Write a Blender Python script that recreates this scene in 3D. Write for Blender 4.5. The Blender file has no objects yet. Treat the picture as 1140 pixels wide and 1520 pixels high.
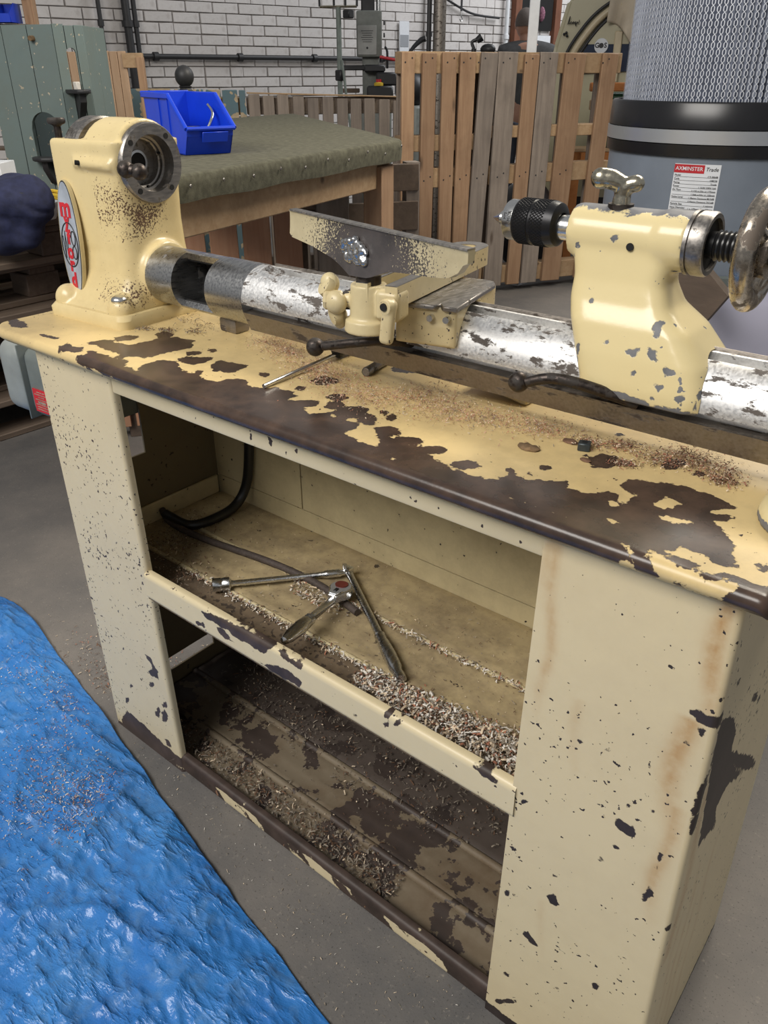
import bpy, bmesh, math, random
import numpy as np
from mathutils import Vector, Matrix, noise, Euler
scene = bpy.context.scene
COL = scene.collection
random.seed(7)
R_ = math.radians

# ------------------------------------------------------------------ camera
yaw, pitch, roll = 0.6842, 0.4953, -0.0019
fw = Vector((-math.sin(yaw)*math.cos(pitch), math.cos(yaw)*math.cos(pitch), -math.sin(pitch)))
r0 = Vector((math.cos(yaw), math.sin(yaw), 0)); u0 = r0.cross(fw)
rt = r0*math.cos(roll)+u0*math.sin(roll); up = -r0*math.sin(roll)+u0*math.cos(roll)
cam_data = bpy.data.cameras.new('camera'); cam = bpy.data.objects.new('camera', cam_data); COL.objects.link(cam)
cam.matrix_world = Matrix(((rt.x, up.x, -fw.x, 1.1787), (rt.y, up.y, -fw.y, -0.5813), (rt.z, up.z, -fw.z, 1.1658), (0, 0, 0, 1)))
cam_data.sensor_fit = 'VERTICAL'; cam_data.sensor_height = 36; cam_data.lens = 1171.91*36/1520
cam_data.shift_y = -17.7/1520; cam_data.clip_start = 0.02; cam_data.clip_end = 100
scene.camera = cam

# ------------------------------------------------------------------ world and light
world = bpy.data.worlds.new('world'); scene.world = world; world.use_nodes = True
bg = world.node_tree.nodes['Background']; bg.inputs[0].default_value = (0.95, 0.97, 1.0, 1); bg.inputs[1].default_value = 0.24
def area(name, loc, target, sx, sy, power, color):
    l = bpy.data.lights.new(name, 'AREA'); l.shape = 'RECTANGLE'; l.size = sx; l.size_y = sy; l.energy = power; l.color = color
    o = bpy.data.objects.new(name, l); COL.objects.link(o); o.location = loc
    o.rotation_euler = (Vector(target)-Vector(loc)).to_track_quat('-Z', 'Y').to_euler()
    return o
area('skylight_rear', (0.9, 2.6, 3.4), (0.5, 0.2, 0.8), 2.2, 0.8, 105, (1.0, 0.92, 0.78))
area('front_fill', (0.1, -2.6, 3.4), (0.4, 0.2, 0.5), 2.6, 1.6, 140, (1.0, 0.96, 0.90))  # soft fill from above and behind the camera, source unseen
area('skylight_far', (-.6, 8.0, 4.6), (-3.4, 8.0, 1.0), 3.0, 3.0, 200, (0.95, 0.97, 1.0))
scene.view_settings.view_transform = 'Standard'; scene.view_settings.look = 'None'
scene.view_settings.gamma = 1; scene.view_settings.use_curve_mapping = False
scene.view_settings.exposure = 0.22

# ------------------------------------------------------------------ material helpers
class NT:
    def __init__(s, name):
        s.m = bpy.data.materials.new(name); s.m.use_nodes = True
        s.t = s.m.node_tree; s.b = s.t.nodes['Principled BSDF']; s._co = None
    def n(s, ty, **k):
        o = s.t.nodes.new(ty)
        for a, v in k.items(): setattr(o, a, v)
        return o
    def l(s, a, b): s.t.links.new(a, b)
    def set(s, sock, v):
        if hasattr(v, 'is_output'): s.l(v, sock)
        else: sock.default_value = v
    def co(s):
        if not s._co: s._co = s.n('ShaderNodeTexCoord').outputs['Object']
        return s._co
    def mapping(s, scale, rot=(0, 0, 0), rnd=False):
        mp = s.n('ShaderNodeMapping'); s.l(s.co(), mp.inputs[0]); mp.inputs['Scale'].default_value = scale; mp.inputs['Rotation'].default_value = rot
        if rnd:
            oi = s.n('ShaderNodeObjectInfo'); mm = s.math('MULTIPLY', oi.outputs['Random'], 37.0)
            cx = s.n('ShaderNodeCombineXYZ'); [s.l(mm, cx.inputs[i]) for i in range(3)]; s.l(cx.outputs[0], mp.inputs['Location'])
        return mp.outputs[0]
    def noise(s, scale, detail=4, rough=.55, vec=None, dist=0):
        o = s.n('ShaderNodeTexNoise'); s.l(vec if vec is not None else s.co(), o.inputs['Vector'])
        o.inputs['Scale'].default_value = scale; o.inputs['Detail'].default_value = detail; o.inputs['Roughness'].default_value = rough; o.inputs['Distortion'].default_value = dist
        return o.outputs['Fac']
    def math(s, op, a, b=0.0, c=None):
        o = s.n('ShaderNodeMath', operation=op); s.set(o.inputs[0], a); s.set(o.inputs[1], b)
        if c is not None: s.set(o.inputs[2], c)
        return o.outputs[0]
    def ramp(s, v, a, b, lo=0.0, hi=1.0):
        o = s.n('ShaderNodeMapRange'); s.l(v, o.inputs[0]); o.inputs[1].default_value = a; o.inputs[2].default_value = b; o.inputs[3].default_value = lo; o.inputs[4].default_value = hi
        return o.outputs[0]
    def mix(s, f, a, b):
        o = s.n('ShaderNodeMix', data_type='RGBA'); s.set(o.inputs[0], f)
        for sk, v in ((o.inputs[6], a), (o.inputs[7], b)):
            if hasattr(v, 'is_output'): s.l(v, sk)
            else: sk.default_value = (*v[:3], 1)
        return o.outputs[2]
    def attr(s, name='chip'):
        return s.n('ShaderNodeAttribute', attribute_name=name).outputs['Fac']
    def bump(s, h, strength=.5, dist=.002):
        o = s.n('ShaderNodeBump'); s.l(h, o.inputs['Height']); o.inputs['Strength'].default_value = strength; o.inputs['Distance'].default_value = dist
        s.l(o.outputs[0], s.b.inputs['Normal'])
    def out(s, color=None, rough=None, metal=None):
        if color is not None: s.set(s.b.inputs['Base Color'], color if hasattr(color, 'is_output') else (*color[:3], 1))
        if rough is not None: s.set(s.b.inputs['Roughness'], rough)
        if metal is not None: s.set(s.b.inputs['Metallic'], metal)
        return s.m

def flat(name, c, rough=.5, metal=0.0, var=.15, sc=30, bump=0.0, rnd=False):
    t = NT(name); nz = t.noise(sc, 4)
    f = t.ramp(nz, .3, .7)
    col = t.mix(f, [x*(1-var) for x in c], [min(1, x*(1+var)) for x in c])
    if rnd:
        oi = t.n('ShaderNodeObjectInfo').outputs['Random']
        col = t.mix(t.math('MULTIPLY', oi, .55), col, [x*.45 for x in c])
    if bump: t.bump(nz, bump, .002)
    return t.out(col, rough, metal)

def paint(name, base, under, attr=True, jit=.014, jscale=70, speck=.62, sscale=120, rough=.38, grime=.25, grime_col=(.14, .10, .06), under2=None, under_rough=.55, bump=.35, stain=None, sdet=2):
    t = NT(name)
    nz = t.noise(jscale, 5, .62)
    big = t.noise(5.5, 3)
    sp = t.noise(sscale, sdet, .5 if sdet < 4 else .62)
    lo = t.noise(9, 2)
    spv = t.math('ADD', sp, t.math('MULTIPLY', t.math('SUBTRACT', lo, .5), .28))
    m = t.ramp(spv, speck, speck+.012)
    if attr:
        a = t.math('ADD', t.attr(), t.math('MULTIPLY', t.math('SUBTRACT', nz, .5), jit*2))
        m = t.math('MAXIMUM', m, t.ramp(a, -.0004, .0006))
    g = t.ramp(t.math('ADD', t.math('MULTIPLY', big, .6), t.math('MULTIPLY', t.noise(45, 5, .7), .4)), .42, .72, 0, grime)
    c = t.mix(g, base, grime_col)
    if stain: c = t.mix(t.math('MULTIPLY', t.attr('stain'), t.ramp(t.noise(60, 4, .6), .25, .6, .35, 1)), c, stain)
    u = t.mix(t.ramp(t.noise(28, 5, .6), .35, .7), under, under2 or [x*1.6 for x in under])
    t.bump(t.math('ADD', t.math('MULTIPLY', m, -.6), t.math('MULTIPLY', t.noise(260, 2), .12)), bump, .0015)
    return t.out(t.mix(m, c, u), t.math('ADD', t.math('MULTIPLY', m, under_rough-rough), rough), 0.0)

def wood(name, c1, c2, axis='Z', knots=True, rough=.75, dirt=.35, rndk=.5):
    t = NT(name)
    sc = {'X': (3, 40, 40), 'Y': (40, 3, 40), 'Z': (40, 40, 3)}[axis]
    v = t.mapping(sc, rnd=True)
    g = t.noise(1.0, 6, .65, v, .6)
    v2 = t.mapping((7, 7, 7), rnd=True)
    d = t.noise(1.0, 4, .6, v2)
    c = t.mix(t.ramp(g, .3, .7), c1, c2)
    c = t.mix(t.ramp(d, .5, .8, 0, dirt), c, [x*.3 for x in c1])
    oi = t.n('ShaderNodeObjectInfo').outputs['Random']
    c = t.mix(t.math('MULTIPLY', oi, rndk), c, [c1[0]*.55, c1[1]*.57, c1[2]*.62])
    if knots:
        vo = t.n('ShaderNodeTexVoronoi'); t.l(t.mapping({'Z': (9, 9, 2.6), 'X': (2.6, 9, 9), 'Y': (9, 2.6, 9)}[axis], rnd=True), vo.inputs['Vector']); vo.inputs['Scale'].default_value = 1
        c = t.mix(t.ramp(vo.outputs['Distance'], .05, .13, .75, 0), c, (.06, .035, .02))
    t.bump(g, .35, .0025)
    return t.out(c, rough)

def metal(name, c, rough=.35, spots=None, spot_amt=.6, sscale=60, stretch=(1, 1, 1), scratch=.2, spots_rough=.7, bmp=.15):
    t = NT(name); v = t.mapping(stretch)
    nz = t.noise(sscale, 6, .68, v); f = t.noise(300, 3, .6, t.mapping((1, .15, 1)))
    col = t.mix(t.ramp(f, .3, .7), [x*(1-scratch) for x in c], [min(1, x*(1+scratch)) for x in c]); rg = t.ramp(f, .3, .7, rough*.8, rough*1.25); mt = 1.0
    if spots:
        m = t.ramp(nz, spot_amt, spot_amt+.05)
        col = t.mix(m, col, spots); rg = t.math('ADD', rg, t.math('MULTIPLY', m, spots_rough-rough)); mt = t.ramp(m, 0, 1, 1, .1)
    if bmp: t.bump(nz, bmp, .001)
    return t.out(col, rg, mt)

CREAM = (.64, .52, .29); RUST = (.035, .023, .018); RUST2 = (.085, .052, .036)
M = {}
M['top'] = paint('cream_paint_worn_top', (.66, .50, .24), RUST, jit=.011, speck=.735, sscale=170, grime=.40, under2=RUST2, under_rough=.27, rough=.38)
M['cab'] = paint('cream_paint_cabinet', (.655, .55, .345), (.028, .020, .018), jit=.008, stain=(.44, .25, .09), speck=.695, sscale=140, grime=.16, grime_col=(.30, .23, .15))
M['leg'] = paint('cream_paint_leg', (.655, .555, .36), (.05, .036, .032), jit=.010, speck=.665, sscale=160, grime=.16, grime_col=(.30, .24, .17))
M['lip'] = paint('cream_paint_lip', (.655, .555, .355), RUST, jit=.007, speck=.69, sscale=90, grime=.10, under2=(.075, .05, .04))
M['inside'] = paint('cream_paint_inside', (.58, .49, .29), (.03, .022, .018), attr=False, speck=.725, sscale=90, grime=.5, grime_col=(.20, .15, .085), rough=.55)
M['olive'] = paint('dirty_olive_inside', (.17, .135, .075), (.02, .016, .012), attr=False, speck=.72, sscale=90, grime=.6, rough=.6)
M['shelf'] = paint('dusty_cream_shelf', (.42, .33, .18), (.05, .036, .025), attr=False, speck=.68, sscale=40, sdet=6, grime=.98, grime_col=(.12, .085, .055), rough=.75)
M['shelf_front'] = paint('littered_shaded_shelf', (.16, .115, .07), (.05, .036, .025), attr=False, speck=.60, sscale=110, grime=.9, grime_col=(.055, .038, .026), rough=.85)  # front board: litter, with the shade behind the lip also put into the brown
M['tray'] = paint('rusty_tray', (.085, .066, .055), (.034, .025, .022), attr=False, speck=.55, sscale=22, sdet=6, grime=.5, grime_col=(.03, .022, .018), under2=(.05, .036, .03), rough=.6)
M['tray_cream'] = paint('rusty_tray_with_old_cream', (.185, .148, .10), (.045, .033, .028), attr=False, speck=.53, sscale=20, sdet=7, grime=.7, grime_col=(.10, .06, .03), under2=(.06, .042, .034), rough=.65)
M['head'] = paint('cream_casting_paint', (.68, .55, .29), (.075, .038, .020), jit=.045, jscale=330, speck=.735, sscale=230, grime=.24, grime_col=(.33, .22, .09), rough=.26)
M['tail'] = paint('cream_tailstock_paint', (.70, .585, .32), (.10, .105, .115), jit=.007, jscale=90, speck=.715, sscale=110, grime=.10, grime_col=(.4, .28, .12), under2=(.19, .19, .20), rough=.22)
M['rest'] = paint('cream_rest_paint', (.62, .52, .30), (.055, .04, .032), attr=False, speck=.70, sscale=170, grime=.32, grime_col=(.24, .15, .07), rough=.36)
M['tube'] = metal('worn_bright_steel', (.76, .76, .76), .50, (.10, .085, .075), .53, 70, (.45, 1, 1), .10)
M['tube_clean'] = metal('grey_steel', (.44, .44, .44), .3, (.16, .15, .14), .62, 30)
M['rail'] = metal('dull_grey_steel', (.30, .27, .24), .5, (.06, .045, .035), .55, 50, (.3, 1, 1))
M['iron'] = metal('machined_iron', (.30, .28, .26), .38, (.10, .085, .07), .58, 60)
M['dark_iron'] = metal('dark_iron', (.07, .058, .052), .42, (.03, .024, .02), .5, 80)
M['steel'] = metal('polished_steel', (.68, .68, .67), .22, scratch=.05, bmp=0)
M['chrome'] = metal('chrome', (.72, .73, .74), .24, None, scratch=.04, bmp=0)
M['chrome_dark'] = metal('handled_chrome', (.55, .55, .55), .25, None, scratch=.04, bmp=0)
M['brassy'] = metal('dull_nickel', (.50, .46, .36), .22, (.14, .12, .08), .62, 60)
M['wheel'] = metal('worn_wheel_iron', (.42, .37, .31), .26, (.15, .12, .095), .5, 45)
M['black'] = flat('black_plastic', (.016, .016, .018), .45)
M['black_gloss'] = flat('black_rubber', (.012, .012, .013), .32)
M['bore'] = flat('dark_bore', (.006, .006, .006), .8)
M['knurl'] = flat('black_oxide', (.022, .022, .024), .34, .6)
M['badge'] = flat('badge_silver', (.40, .44, .50), .4, .2, .2)
M['red'] = flat('red_enamel', (.52, .02, .03), .4)
M['ink'] = flat('black_ink', (.012, .012, .014), .5)
M['cream_edge'] = flat('cream_enamel_edge', (.62, .52, .30), .4)
M['white'] = flat('white_paper', (.72, .74, .77), .6, 0, .04)
M['hose'] = flat('brown_cloth_hose', (.060, .045, .038), .7, 0, .3, 200, .4)
M['motor'] = flat('grey_green_enamel', (.145, .165, .155), .42, 0, .1)
M['motor2'] = flat('pale_grey_enamel', (.24, .26, .25), .42, 0, .1)
M['blue'] = flat('blue_plastic', (.008, .055, .62), .36, 0, .08, 12)
M['ratchet_red'] = flat('dull_red', (.12, .022, .016), .5)
t = NT('olive_canvas'); nz = t.noise(420, 3); w = t.noise(60, 5)
t.bump(nz, .5, .002); M['felt'] = t.out(t.mix(t.ramp(w, .35, .7), (.070, .066, .042), (.125, .120, .080)), .95)
M['navy'] = flat('navy_cloth', (.018, .022, .060), .85, 0, .35, 40, .5)
M['yellow'] = flat('yellow_rope', (.62, .42, .03), .7, 0, .2)
M['label_yellow'] = flat('yellow_label', (.62, .56, .12), .6)
M['pine'] = wood('pallet_pine_upright', (.33, .19, .105), (.50, .32, .19), 'Z')
M['pine_x'] = wood('pallet_pine_rail', (.40, .25, .13), (.56, .39, .23), 'X')
M['greywood'] = wood('weathered_pallet', (.21, .17, .14), (.34, .28, .23), 'Z')
M['greywood_x'] = wood('weathered_rail', (.20, .15, .11), (.32, .25, .19), 'X')
M['darkwood'] = wood('dark_pallet', (.10, .07, .05), (.17, .12, .085), 'X')
M['redwood'] = wood('red_brown_board', (.42, .20, .11), (.56, .32, .19), 'Z')
M['paleboard'] = wood('pale_cladding', (.42, .27, .16), (.55, .38, .25), 'Z', dirt=.15, rndk=.2)
M['door_brown'] = wood('brown_door_frame', (.16, .06, .03), (.22, .09, .05), 'Z', knots=False)
M['orange_wood'] = wood('orange_varnished_timber', (.50, .17, .04), (.60, .24, .07), 'X', knots=False, dirt=.1)
t = paint('flaking_teal_paint', (.165, .215, .205), (.36, .32, .24), attr=False, speck=.69, sscale=45, grime=.35, grime_col=(.16, .16, .12), rough=.75); M['teal'] = t
M['teal_splash'] = paint('teal_paint_on_planks', (.10, .17, .20), (.33, .26, .17), attr=False, speck=.50, sscale=16, grime=.3, rough=.8)
M['conduit'] = flat('dark_conduit', (.025, .025, .027), .5)
M['machine'] = flat('grey_green_machine', (.19, .20, .18), .5, 0, .12)
M['machine_pale'] = flat('pale_machine_plate', (.36, .36, .34), .5, 0, .08)
M['frame_green'] = flat('grey_green_tube', (.17, .20, .18), .5)
M['drum'] = flat('grey_blue_drum', (.185, .215, .26), .4, 0, .10, 9)
M['band'] = flat('black_band', (.010, .010, .012), .28)
M['alu'] = flat('aluminium_strip', (.50, .52, .55), .35, .7, .05, 4)
M['pleat'] = flat('filter_cloth', (.30, .33, .41), .75, 0, .1)
M['mesh'] = flat('galvanised_mesh', (.78, .81, .86), .35, .3, .1)
M['bag'] = flat('milky_plastic_bag', (.55, .54, .66), .35, 0, .06, 4)
M['shirt'] = flat('grey_shirt', (.060, .060, .062), .9, 0, .2, 30)
M['skin'] = flat('skin', (.36, .19, .13), .55, 0, .1)
M['hair'] = flat('short_grey_hair', (.10, .08, .07), .8, 0, .3, 200)
M['trousers'] = flat('dark_trousers', (.03, .035, .05), .9)
M['car'] = flat('beige_car_paint', (.46, .42, .28), .35, 0, .06, 6)
M['car_strip'] = flat('cream_car_trim', (.56, .47, .31), .35, 0, .05)
M['sheet'] = flat('beige_dust_sheet', (.50, .43, .33), .9, 0, .12, 8)
M['whitepole'] = flat('white_pole_paint', (.74, .76, .78), .4, 0, .04)
M['green'] = flat('green_machine_paint', (.01, .075, .03), .4)
t = NT('car_glass'); M['glass'] = t.out((.02, .03, .06), .08)
M['nut'] = flat('blue_black_nut', (.05, .06, .065), .4, .5)
M['leaf'] = flat('dry_bark', (.16, .10, .05), .85, 0, .4, 80)
M['chip_pale'] = flat('pale_shaving', (.62, .50, .36), .8, 0, .3, 60)
M['chip_white'] = flat('white_shaving', (.70, .66, .60), .8, 0, .15, 60)
M['chip_red'] = flat('red_shaving', (.36, .15, .09), .8, 0, .35, 60)
M['chip_pink'] = flat('pink_shaving', (.50, .29, .20), .8, 0, .3, 60)
M['chip_brown'] = flat('brown_shaving', (.13, .07, .04), .85, 0, .35, 60)
M['chip_dust'] = flat('dark_dusty_shaving', (.15, .125, .10), .85, 0, .35, 60)
M['chip_grey'] = flat('dusty_shaving', (.26, .22, .17), .85, 0, .35, 60)
# floor
t = NT('worn_concrete'); a = t.noise(1.1, 6, .7); b = t.noise(110, 5, .7); d = t.noise(300, 2)
c = t.mix(t.ramp(a, .35, .65), (.095, .093, .093), (.20, .18, .16)); c = t.mix(t.ramp(b, .60, .74, 0, .7), c, (.30, .27, .23)); c = t.mix(t.ramp(d, .62, .7, 0, .6), c, (.035, .033, .032))
t.bump(b, .4, .002); M['floor'] = t.out(c, .7)
# tarpaulin
t = NT('blue_tarpaulin'); a = t.noise(6, 4); b = t.noise(35, 5, .6)
v = t.mapping((420, 420, 420), (0, 0, R_(28)))
wv = t.n('ShaderNodeTexChecker'); t.l(v, wv.inputs['Vector']); wv.inputs['Scale'].default_value = 1
c = t.mix(t.ramp(a, .3, .7), (.030, .165, .50), (.055, .245, .62)); c = t.mix(t.ramp(b, .5, .75, 0, .45), c, (.16, .30, .50))
rdg = t.noise(1.0, 5, .6, t.mapping((7, 20, 10), (0, 0, R_(-54)))); t.t.nodes[-1].name
rn = rdg.node; rn.noise_type = 'RIDGED_MULTIFRACTAL'; rn.inputs['Lacunarity'].default_value = 2.1; rn.inputs['Offset'].default_value = .9; rn.inputs['Gain'].default_value = 1.6
rn.normalize = True
h = t.math('ADD', t.math('MULTIPLY', wv.outputs['Fac'], .03), t.math('ADD', t.math('MULTIPLY', rdg, .55), t.math('MULTIPLY', t.noise(60, 3, .6), .2))); t.bump(h, .8, .010)
M['tarp'] = t.out(c, t.ramp(b, .3, .7, .16, .36))
# brick paint
t = NT('white_painted_brick'); oi = t.n('ShaderNodeObjectInfo').outputs['Random']; a = t.noise(18, 5); b = t.noise(1.2, 3)
c = t.mix(oi, (.57, .54, .52), (.64, .61, .59)); c = t.mix(t.ramp(a, .55, .8, 0, .5), c, (.34, .30, .27))
t.bump(a, .5, .01); M['brick'] = t.out(c, .75)
t = NT('painted_mortar'); a = t.noise(30, 5); M['mortar'] = t.out(t.mix(t.ramp(a, .3, .7), (.36, .33, .31), (.48, .45, .43)), .9)

# ------------------------------------------------------------------ mesh helpers
class MB:
    def __init__(s): s.bm = bmesh.new()
    def absorb(s, b2, mat=None):
        if mat is not None: b2.transform(mat)
        me = bpy.data.meshes.new('tmp'); b2.to_mesh(me); b2.free(); s.bm.from_mesh(me); bpy.data.meshes.remove(me)
    def box(s, c, size, rot=None, bev=0.0, seg=1, taper=None):
        b = bmesh.new(); bmesh.ops.create_cube(b, size=1)
        for v in b.verts:
            v.co = Vector((v.co.x*size[0], v.co.y*size[1], v.co.z*size[2]))
        if bev: bmesh.ops.bevel(b, geom=list(b.edges), offset=bev, segments=seg, affect='EDGES', profile=.5)
        m = Matrix.Translation(c) @ (rot.to_4x4() if rot is not None else Matrix())
        s.absorb(b, m); return s
    def cyl(s, p0, p1, r0, r1=None, n=24, caps=True):
        p0 = Vector(p0); p1 = Vector(p1); r1 = r0 if r1 is None else r1; d = (p1-p0)
        q = d.to_track_quat('Z', 'Y').to_matrix()
        A = [s.bm.verts.new(p0+q @ Vector((r0*math.cos(2*math.pi*i/n), r0*math.sin(2*math.pi*i/n), 0))) for i in range(n)]
        B = [s.bm.verts.new(p1+q @ Vector((r1*math.cos(2*math.pi*i/n), r1*math.sin(2*math.pi*i/n), 0))) for i in range(n)]
        for i in range(n): s.bm.faces.new((A[i], A[(i+1) % n], B[(i+1) % n], B[i]))
        if caps: s.bm.faces.new(A[::-1]); s.bm.faces.new(B)
        return s
    def lathe(s, prof, o, axis, n=32, close=False):
        o = Vector(o); q = Vector(axis).to_track_quat('Z', 'Y').to_matrix(); rings = []
        for r, h in prof:
            rings.append([s.bm.verts.new(o+q @ Vector((max(r, 1e-5)*math.cos(2*math.pi*i/n), max(r, 1e-5)*math.sin(2*math.pi*i/n), h))) for i in range(n)])
        ks = list(range(len(rings)-1))
        for k in ks:
            for i in range(n): s.bm.faces.new((rings[k][i], rings[k][(i+1) % n], rings[k+1][(i+1) % n], rings[k+1][i]))
        if close:
            for i in range(n): s.bm.faces.new((rings[-1][i], rings[-1][(i+1) % n], rings[0][(i+1) % n], rings[0][i]))
        return s
    def tube(s, pts, r, n=10, sub=1, caps=True):
        P = [Vector(p) for p in pts]; rr = list(r) if hasattr(r, '__len__') else [r]*len(P)
        if sub > 1:
            Q = []; RR = []
            for i in range(len(P)-1):
                a = P[max(i-1, 0)]; b = P[i]; c = P[i+1]; d = P[min(i+2, len(P)-1)]
                for k in range(sub):
                    u = k/sub; Q.append(.5*((2*b)+(c-a)*u+(2*a-5*b+4*c-d)*u*u+(3*b-a-3*c+d)*u**3)); RR.append(rr[i]*(1-u)+rr[i+1]*u)
            Q.append(P[-1]); RR.append(rr[-1]); P, rr = Q, RR
        T = [(P[min(i+1, len(P)-1)]-P[max(i-1, 0)]).normalized() for i in range(len(P))]
        nv = T[0].orthogonal().normalized(); rings = []
        for i, p in enumerate(P):
            nv = (nv-T[i]*nv.dot(T[i])).normalized(); bv = T[i].cross(nv)
            rings.append([s.bm.verts.new(p+(nv*math.cos(2*math.pi*k/n)+bv*math.sin(2*math.pi*k/n))*rr[i]) for k in range(n)])
        for i in range(len(P)-1):
            for k in range(n): s.bm.faces.new((rings[i][k], rings[i][(k+1) % n], rings[i+1][(k+1) % n], rings[i+1][k]))
        if caps: s.bm.faces.new(rings[0][::-1]); s.bm.faces.new(rings[-1])
        return s
    def sphere(s, c, r, sc=(1, 1, 1), n=20, rot=None):
        b = bmesh.new(); bmesh.ops.create_uvsphere(b, u_segments=n, v_segments=max(6, n//2), radius=r)
        m = Matrix.Translation(c) @ (rot.to_4x4() if rot is not None else Matrix()) @ Matrix.Diagonal((*sc, 1)); s.absorb(b, m); return s
    def prism(s, poly, mat, depth, bev=0.0, seg=1):
        b = bmesh.new(); A = [b.verts.new((x, y, 0)) for x, y in poly]; f = b.faces.new(A)
        ex = bmesh.ops.extrude_face_region(b, geom=[f]); vs = [e for e in ex['geom'] if isinstance(e, bmesh.types.BMVert)]
        bmesh.ops.translate(b, verts=vs, vec=(0, 0, depth)); bmesh.ops.recalc_face_normals(b, faces=b.faces)
        if bev: bmesh.ops.bevel(b, geom=[e for e in b.edges], offset=bev, segments=seg, affect='EDGES')
        s.absorb(b, mat); return s
    def loft(s, rings, caps=True, close=False):
        V = [[s.bm.verts.new(p) for p in ring] for ring in rings]; n = len(V[0])
        for i in range(len(V)-1):
            for k in range(n): s.bm.faces.new((V[i][k], V[i][(k+1) % n], V[i+1][(k+1) % n], V[i+1][k]))
        if caps: s.bm.faces.new(V[0][::-1]); s.bm.faces.new(V[-1])
        return s
    def grid(s, G, close_u=False):   # G[i][j] points
        V = [[s.bm.verts.new(p) for p in row] for row in G]
        for i in range(len(V)-1):
            m = len(V[0])
            for j in range(m if close_u else m-1):
                s.bm.faces.new((V[i][j], V[i][(j+1) % m], V[i+1][(j+1) % m], V[i+1][j]))
        return s
    def transform(s, m): s.bm.transform(m); return s
    def cast(s, voxel, smooth=6, cuts=()):
        """fuse the shapes into one casting with soft fillets"""
        bmesh.ops.recalc_face_normals(s.bm, faces=s.bm.faces)
        me = bpy.data.meshes.new('c'); s.bm.to_mesh(me); o = bpy.data.objects.new('c', me); COL.objects.link(o)
        md = o.modifiers.new('r', 'REMESH'); md.mode = 'VOXEL'; md.voxel_size = voxel
        if smooth:
            sm = o.modifiers.new('s', 'SMOOTH'); sm.iterations = smooth; sm.factor = .5
        tmp = []
        for cmb in cuts:
            cm = bpy.data.meshes.new('k'); bmesh.ops.recalc_face_normals(cmb.bm, faces=cmb.bm.faces); cmb.bm.to_mesh(cm); co = bpy.data.objects.new('k', cm); COL.objects.link(co); tmp.append(co)
            bo = o.modifiers.new('b', 'BOOLEAN'); bo.operation = 'DIFFERENCE'; bo.object = co; bo.solver = 'EXACT'
        dg = bpy.context.evaluated_depsgraph_get(); dg.update()
        m2 = bpy.data.meshes.new_from_object(o.evaluated_get(dg))
        s.bm.free(); s.bm = bmesh.new(); s.bm.from_mesh(m2)
        for q in tmp+[o]: bpy.data.objects.remove(q)
        return s
    def build(s, name, mat, parent=None, ang=38, attr=None, kind=None, label=None, mats=None, idx=None, recalc=True, cat=None, group=None, stain=None):
        if recalc: bmesh.ops.recalc_face_normals(s.bm, faces=s.bm.faces)
        pw = Vector((0, 0, 0)); q = parent
        while q is not None: pw += q.location; q = q.parent
        me = bpy.data.meshes.new(name)
        if attr is not None:
            W = np.array([tuple(v.co) for v in s.bm.verts])
        org = None
        if parent is None and len(s.bm.verts):
            xs = [v.co for v in s.bm.verts]; org = Vector((sum(v.x for v in xs)/len(xs), sum(v.y for v in xs)/len(xs), min(v.z for v in xs))); pw = org
        s.bm.transform(Matrix.Translation(-pw)); s.bm.to_mesh(me); s.bm.free()
        for f in me.polygons: f.use_smooth = True
        if ang < 180: me.set_sharp_from_angle(angle=R_(ang))
        for m in (mats or [mat]): me.materials.append(m)
        if idx is not None: me.polygons.foreach_set('material_index', idx)
        if attr is not None:
            a = me.attributes.new('chip', 'FLOAT', 'POINT'); a.data.foreach_set('value', np.asarray(attr(W), dtype=np.float32))
        if stain is not None:
            a = me.attributes.new('stain', 'FLOAT', 'POINT'); a.data.foreach_set('value', np.asarray(stain(W), dtype=np.float32))
        o = bpy.data.objects.new(name, me); COL.objects.link(o)
        if parent is not None: o.parent = parent
        elif org is not None: o.location = org
        if kind: o['kind'] = kind
        if label: o['label'] = label
        if cat: o['category'] = cat
        if group: o['group'] = group
        return o

def thing(name, label, cat, loc, group=None):
    o = bpy.data.objects.new(name, None); COL.objects.link(o); o.location = loc; o.empty_display_size = .05
    o['label'] = label; o['category'] = cat
    if group: o['group'] = group
    return o
def copy_child(src, parent, loc=None, rotz=None, scale=None):
    c = src.copy(); COL.objects.link(c); c.parent = parent
    if loc is not None: c.location = loc
    if rotz is not None: c.rotation_euler = (0, 0, rotz)
    if scale is not None: c.scale = scale
    return c
def rot_about(mb, centre, angle, axis='Z'):
    c = Vector(centre); mb.bm.transform(Matrix.Translation(c) @ Matrix.Rotation(angle, 4, axis) @ Matrix.Translation(-c)); return mb
def sd_polys(polys, pts):
    """signed distance (positive inside) to the nearest of several outlines"""
    best = np.full(len(pts), -1.0)
    for p in polys:
        p = np.array(p); lo = p.min(0)-.03; hi = p.max(0)+.03
        sel = np.where(((pts >= lo) & (pts <= hi)).all(1))[0]
        if not len(sel): continue
        q = pts[sel]; d = np.full(len(q), 9.0); ins = np.zeros(len(q), bool); n = len(p)
        for i in range(n):
            a = p[i]; b = p[(i+1) % n]; ab = b-a; t = np.clip(((q-a) @ ab)/max(ab @ ab, 1e-12), 0, 1)
            d = np.minimum(d, np.hypot(*(q-(a+t[:, None]*ab)).T))
            c = ((a[1] > q[:, 1]) != (b[1] > q[:, 1]))
            xx = (b[0]-a[0])*(q[:, 1]-a[1])/(b[1]-a[1]+1e-12)+a[0]; ins ^= c & (q[:, 0] < xx)
        best[sel] = np.maximum(best[sel], np.where(ins, d, -d))
    return best
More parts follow.
